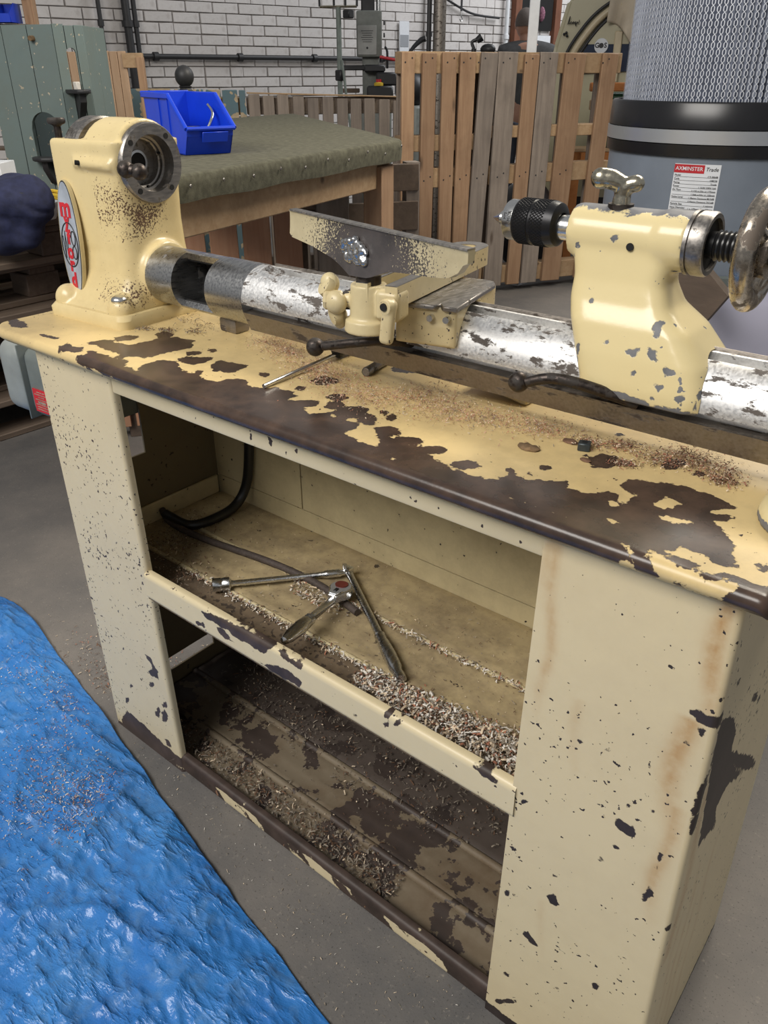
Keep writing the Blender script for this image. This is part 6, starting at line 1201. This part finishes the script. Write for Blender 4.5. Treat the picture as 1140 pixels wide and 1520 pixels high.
# ------------------------------------------------------------------ beige vintage car behind the fence, bonnet side towards us
d = thing('vintage_car', 'beige vintage car body with arched side window behind the fence', 'car', (-1.55, 5.5, 0))
cv = Vector((.917, .40, 0)).normalized(); cn_ = Vector((cv.y, -cv.x, 0)); co_ = Vector((-1.69, 4.947, 0))
CMx = Matrix(((cv.x, 0, cn_.x, co_.x), (cv.y, 0, cn_.y, co_.y), (0, 1, 0, 0), (0, 0, 0, 1)))
def P2(x, z, o=0.0): return CMx @ Vector((x, z, o))
# side view outline: x along the car, z up
MB().prism([(-.20, .35), (1.6, .35), (1.6, 1.20), (1.3, 1.72), (.42, 1.74), (.12, 1.72), (-.06, 1.60), (-.13, 1.32)], CMx @ Matrix.Translation((0, 0, -.97)), .95, .03, 3).build('body', M['car'], d)
arcp = [(-.045, 1.20), (.0, 1.305), (.055, 1.39), (.12, 1.47), (.19, 1.53), (.27, 1.575), (.37, 1.60)]
MB().tube([P2(x-.022, z+.012, .002) for x, z in arcp], .010, 10, 4).build('gasket', M['conduit'], d)
MB().tube([P2(x+.012, z-.012, .004) for x, z in arcp], .022, 12, 4).build('window_trim', M['car_strip'], d)
MB().tube([P2(x+.045, z-.034, .002) for x, z in arcp], .010, 10, 4).build('gasket', M['conduit'], d)
MB().prism([(x+.055, z-.04) for x, z in arcp]+[(.9, 1.56), (.9, 1.20)], CMx @ Matrix.Translation((0, 0, -.004)), .006).build('side_window', M['glass'], d)
MB().prism([(.08, 1.335), (.14, 1.42), (.21, 1.49), (.30, 1.53), (.36, 1.53), (.36, 1.335)], CMx @ Matrix.Translation((0, 0, .001)), .003).build('blind', M['car'], d)
MB().box(P2(.29, 1.26, .005), (.05, .03, .30), Matrix(((cv.x, cn_.x, 0), (cv.y, cn_.y, 0), (0, 0, 1))) , .006).build('door_pillar', M['car_strip'], d)
MB().lathe([(0, .004), (.044, .004), (.045, 0)], P2(.185, 1.325, .006), cn_, 28).build('round_sticker', M['white'], d, label='round white sticker reading G S')
for s_, x_ in (('G', .158), ('S', .212)): text_mb(s_, .040, frame(P2(x_, 1.327, .011), cv, (0, 0, 1)), .0004, offset=.0012).build('sticker_letter', M['ink'], d)
MB().lathe([(0, .001), (.015, .001), (.0155, 0)], P2(.185, 1.327, .0105), cn_, 16).build('sticker_dot', M['ink'], d)
mb = MB(); scr = [(-.012, 1.45), (-.004, 1.485), (.0, 1.495), (-.004, 1.455), (.012, 1.465), (.016, 1.455), (.024, 1.467), (.028, 1.455), (.036, 1.467), (.040, 1.44), (.046, 1.466), (.055, 1.455), (.062, 1.475)]
mb.tube([P2(x-.035, z, .004) for x, z in scr], .0025, 6, 3); mb.tube([P2(x, z, .004) for x, z in ((-.045, 1.455), (.02, 1.458))], .002, 6); mb.build('script_badge', M['ink'], d)
mb = MB(); [mb.sphere(P2(-.065+dx, 1.395+dz, .0), .009, (1, 1, 1), 8) for dx, dz in ((0, 0), (.014, .008), (.02, -.01))]; mb.build('small_emblem', M['ink'], d)
for x in (.15, 1.3): MB().lathe([(.0, -.09), (.30, -.09), (.32, -.05), (.32, .05), (.30, .09), (0, .09)], P2(x, .32, -.12), cn_, 32).build('wheel', M['black'], d)
# dust sheet hanging over the roof
mb = MB(); G = []
for i in range(28):
    u = i/27; row = []
    for j in range(24):
        v = j/23; x = .13+.55*u+.03*math.sin(v*4); z = 1.80-.10*math.sin(u*2)-(.43-.10*math.sin(u*5+1))*v*(1.0-.0*u); o_ = .05+.035*math.sin(u*17+v*2.5)*v+.012*math.sin(u*31)*v
        if v < .12: o_ -= (.12-v)*2.0
        row.append(P2(x-.10*(1-v)*0+(.10*v*(1-u)), z, o_))
    G.append(row)
mb.grid(G); sh = mb.build('dust_sheet', M['sheet'], ang=180, label='beige dust sheet draped over the roof of the vintage car', cat='sheet'); sm = sh.modifiers.new('t', 'SOLIDIFY'); sm.thickness = .003

# ------------------------------------------------------------------ man with his back to us
def skinned(name, verts, edges, mat, parent, lvl=2, ang=180):
    me = bpy.data.meshes.new(name); me.from_pydata([v[:3] for v in verts], edges, []); o = bpy.data.objects.new(name, me); COL.objects.link(o)
    md = o.modifiers.new('skin', 'SKIN'); md.use_smooth_shade = True
    for i, v in enumerate(verts): me.skin_vertices[0].data[i].radius = (v[3], v[4] if len(v) > 4 else v[3]); me.skin_vertices[0].data[i].use_root = (i == 0)
    sb = o.modifiers.new('sub', 'SUBSURF'); sb.levels = lvl; sb.render_levels = lvl
    dg = bpy.context.evaluated_depsgraph_get(); dg.update(); m2 = bpy.data.meshes.new_from_object(o.evaluated_get(dg)); bpy.data.objects.remove(o)
    mb = MB(); mb.bm.from_mesh(m2); return mb
mo = Vector((-2.70, 6.08, 0)); mrot = Matrix.Translation(mo) @ Matrix.Rotation(R_(30), 4, 'Z') @ Matrix.Diagonal((.97, .97, .955, 1))   # he faces away (+y local)
man = thing('person', 'person in a grey shirt with back turned, behind the white pole', 'person', mo)
bv = [(0, 0, .93, .15, .11), (0, .01, 1.10, .145, .105), (0, .02, 1.26, .165, .115), (0, .03, 1.38, .14, .10), (0, .04, 1.45, .06, .06), (-.01, .055, 1.52, .05, .05),
      (-.19, .03, 1.385, .062), (-.25, .06, 1.14, .046), (-.17, .24, 1.0, .036), (-.15, .30, .98, .030),
      (.19, .03, 1.385, .062), (.25, .06, 1.14, .046), (.17, .24, 1.0, .036), (.15, .30, .98, .030),
      (-.10, 0, .85, .09), (-.11, .02, .48, .06), (-.11, -.02, .10, .042), (-.11, .10, .04, .04), (.10, 0, .85, .09), (.11, .02, .48, .06), (.11, -.02, .10, .042), (.11, .10, .04, .04)]
be = [(0, 1), (1, 2), (2, 3), (3, 4), (4, 5), (3, 6), (6, 7), (7, 8), (8, 9), (3, 10), (10, 11), (11, 12), (12, 13), (0, 14), (14, 15), (15, 16), (16, 17), (0, 18), (18, 19), (19, 20), (20, 21)]
body = skinned('body', bv, be, M['skin'], man)
hd = MB(); hd.sphere((-.03, .075, 1.60), .092, (.86, 1.05, 1.22), 24); hd.sphere((-.04, .10, 1.555), .07, (.8, 1, .9), 18); hd.sphere((-.055, .18, 1.59), .018, (.7, 1.2, 1.2), 10)
for s in (-1, 1): hd.sphere((-.03+s*.08, .075, 1.595), .03, (.35, .8, 1.15), 12)
for s in (-1, 1): hd.sphere((-.048+s*.032, .163, 1.61), .011, (1, .6, .8), 10)
hd.sphere((-.05, .168, 1.535), .022, (1.1, .4, .35), 10); hd.cyl((-.01, .05, 1.46), (-.025, .07, 1.57), .055)
hd.cast(.006, 4); body.absorb(hd.bm)
for s in (-1, 1):   # hands: palm and five fingers
    w = Vector((s*.15, .30, .98)); hb = MB(); hb.sphere(w+Vector((-s*.01, .05, -.01)), .042, (.5, 1.0, .95), 14)
    for k in range(4): hb.tube([w+Vector((-s*.01, .08, .02-.02*k)), w+Vector((-s*.025, .12+.006*(1.5-abs(k-1.5)), .018-.02*k)), w+Vector((-s*.05, .135+.008*(1.5-abs(k-1.5)), .01-.02*k))], [.0095, .0088, .0075], 8, 3)
    hb.tube([w+Vector((0, .03, .03)), w+Vector((-s*.03, .06, .05)), w+Vector((-s*.045, .085, .045))], [.012, .010, .008], 8, 3); body.absorb(hb.bm)
body.transform(mrot).build('body', M['skin'], man, ang=180)
sv_ = [(0, 0, .90, .17, .125), (0, .01, 1.10, .162, .12), (0, .02, 1.26, .182, .13), (0, .03, 1.395, .165, .118), (0, .04, 1.49, .088, .085), (-.195, .03, 1.385, .078), (-.235, .05, 1.20, .066), (.195, .03, 1.385, .078), (.235, .05, 1.20, .066)]
skinned('shirt', sv_, [(0, 1), (1, 2), (2, 3), (3, 4), (3, 5), (5, 6), (3, 7), (7, 8)], M['shirt'], man).transform(mrot).build('shirt', M['shirt'], man, ang=180)
tv = [(0, 0, .93, .16, .12), (-.10, 0, .82, .105), (-.11, .02, .48, .078), (-.11, -.01, .10, .062), (.10, 0, .82, .105), (.11, .02, .48, .078), (.11, -.01, .10, .062)]
skinned('trousers', tv, [(0, 1), (1, 2), (2, 3), (0, 4), (4, 5), (5, 6)], M['trousers'], man).transform(mrot).build('trousers', M['trousers'], man, ang=180)
for s in (-1, 1): MB().box((s*.11, .05, .04), (.09, .27, .08), None, .03, 3).transform(mrot).build('shoe', M['black'], man)
hr = MB().sphere((-.03, .063, 1.61), .097, (.88, 1.03, 1.18), 24); 
bmesh.ops.delete(hr.bm, geom=[v for v in hr.bm.verts if v.co.y > .09 and v.co.z < 1.66 or v.co.z < 1.56], context='VERTS'); hr.transform(mrot).build('cropped_hair', M['hair'], man, ang=180, recalc=False)
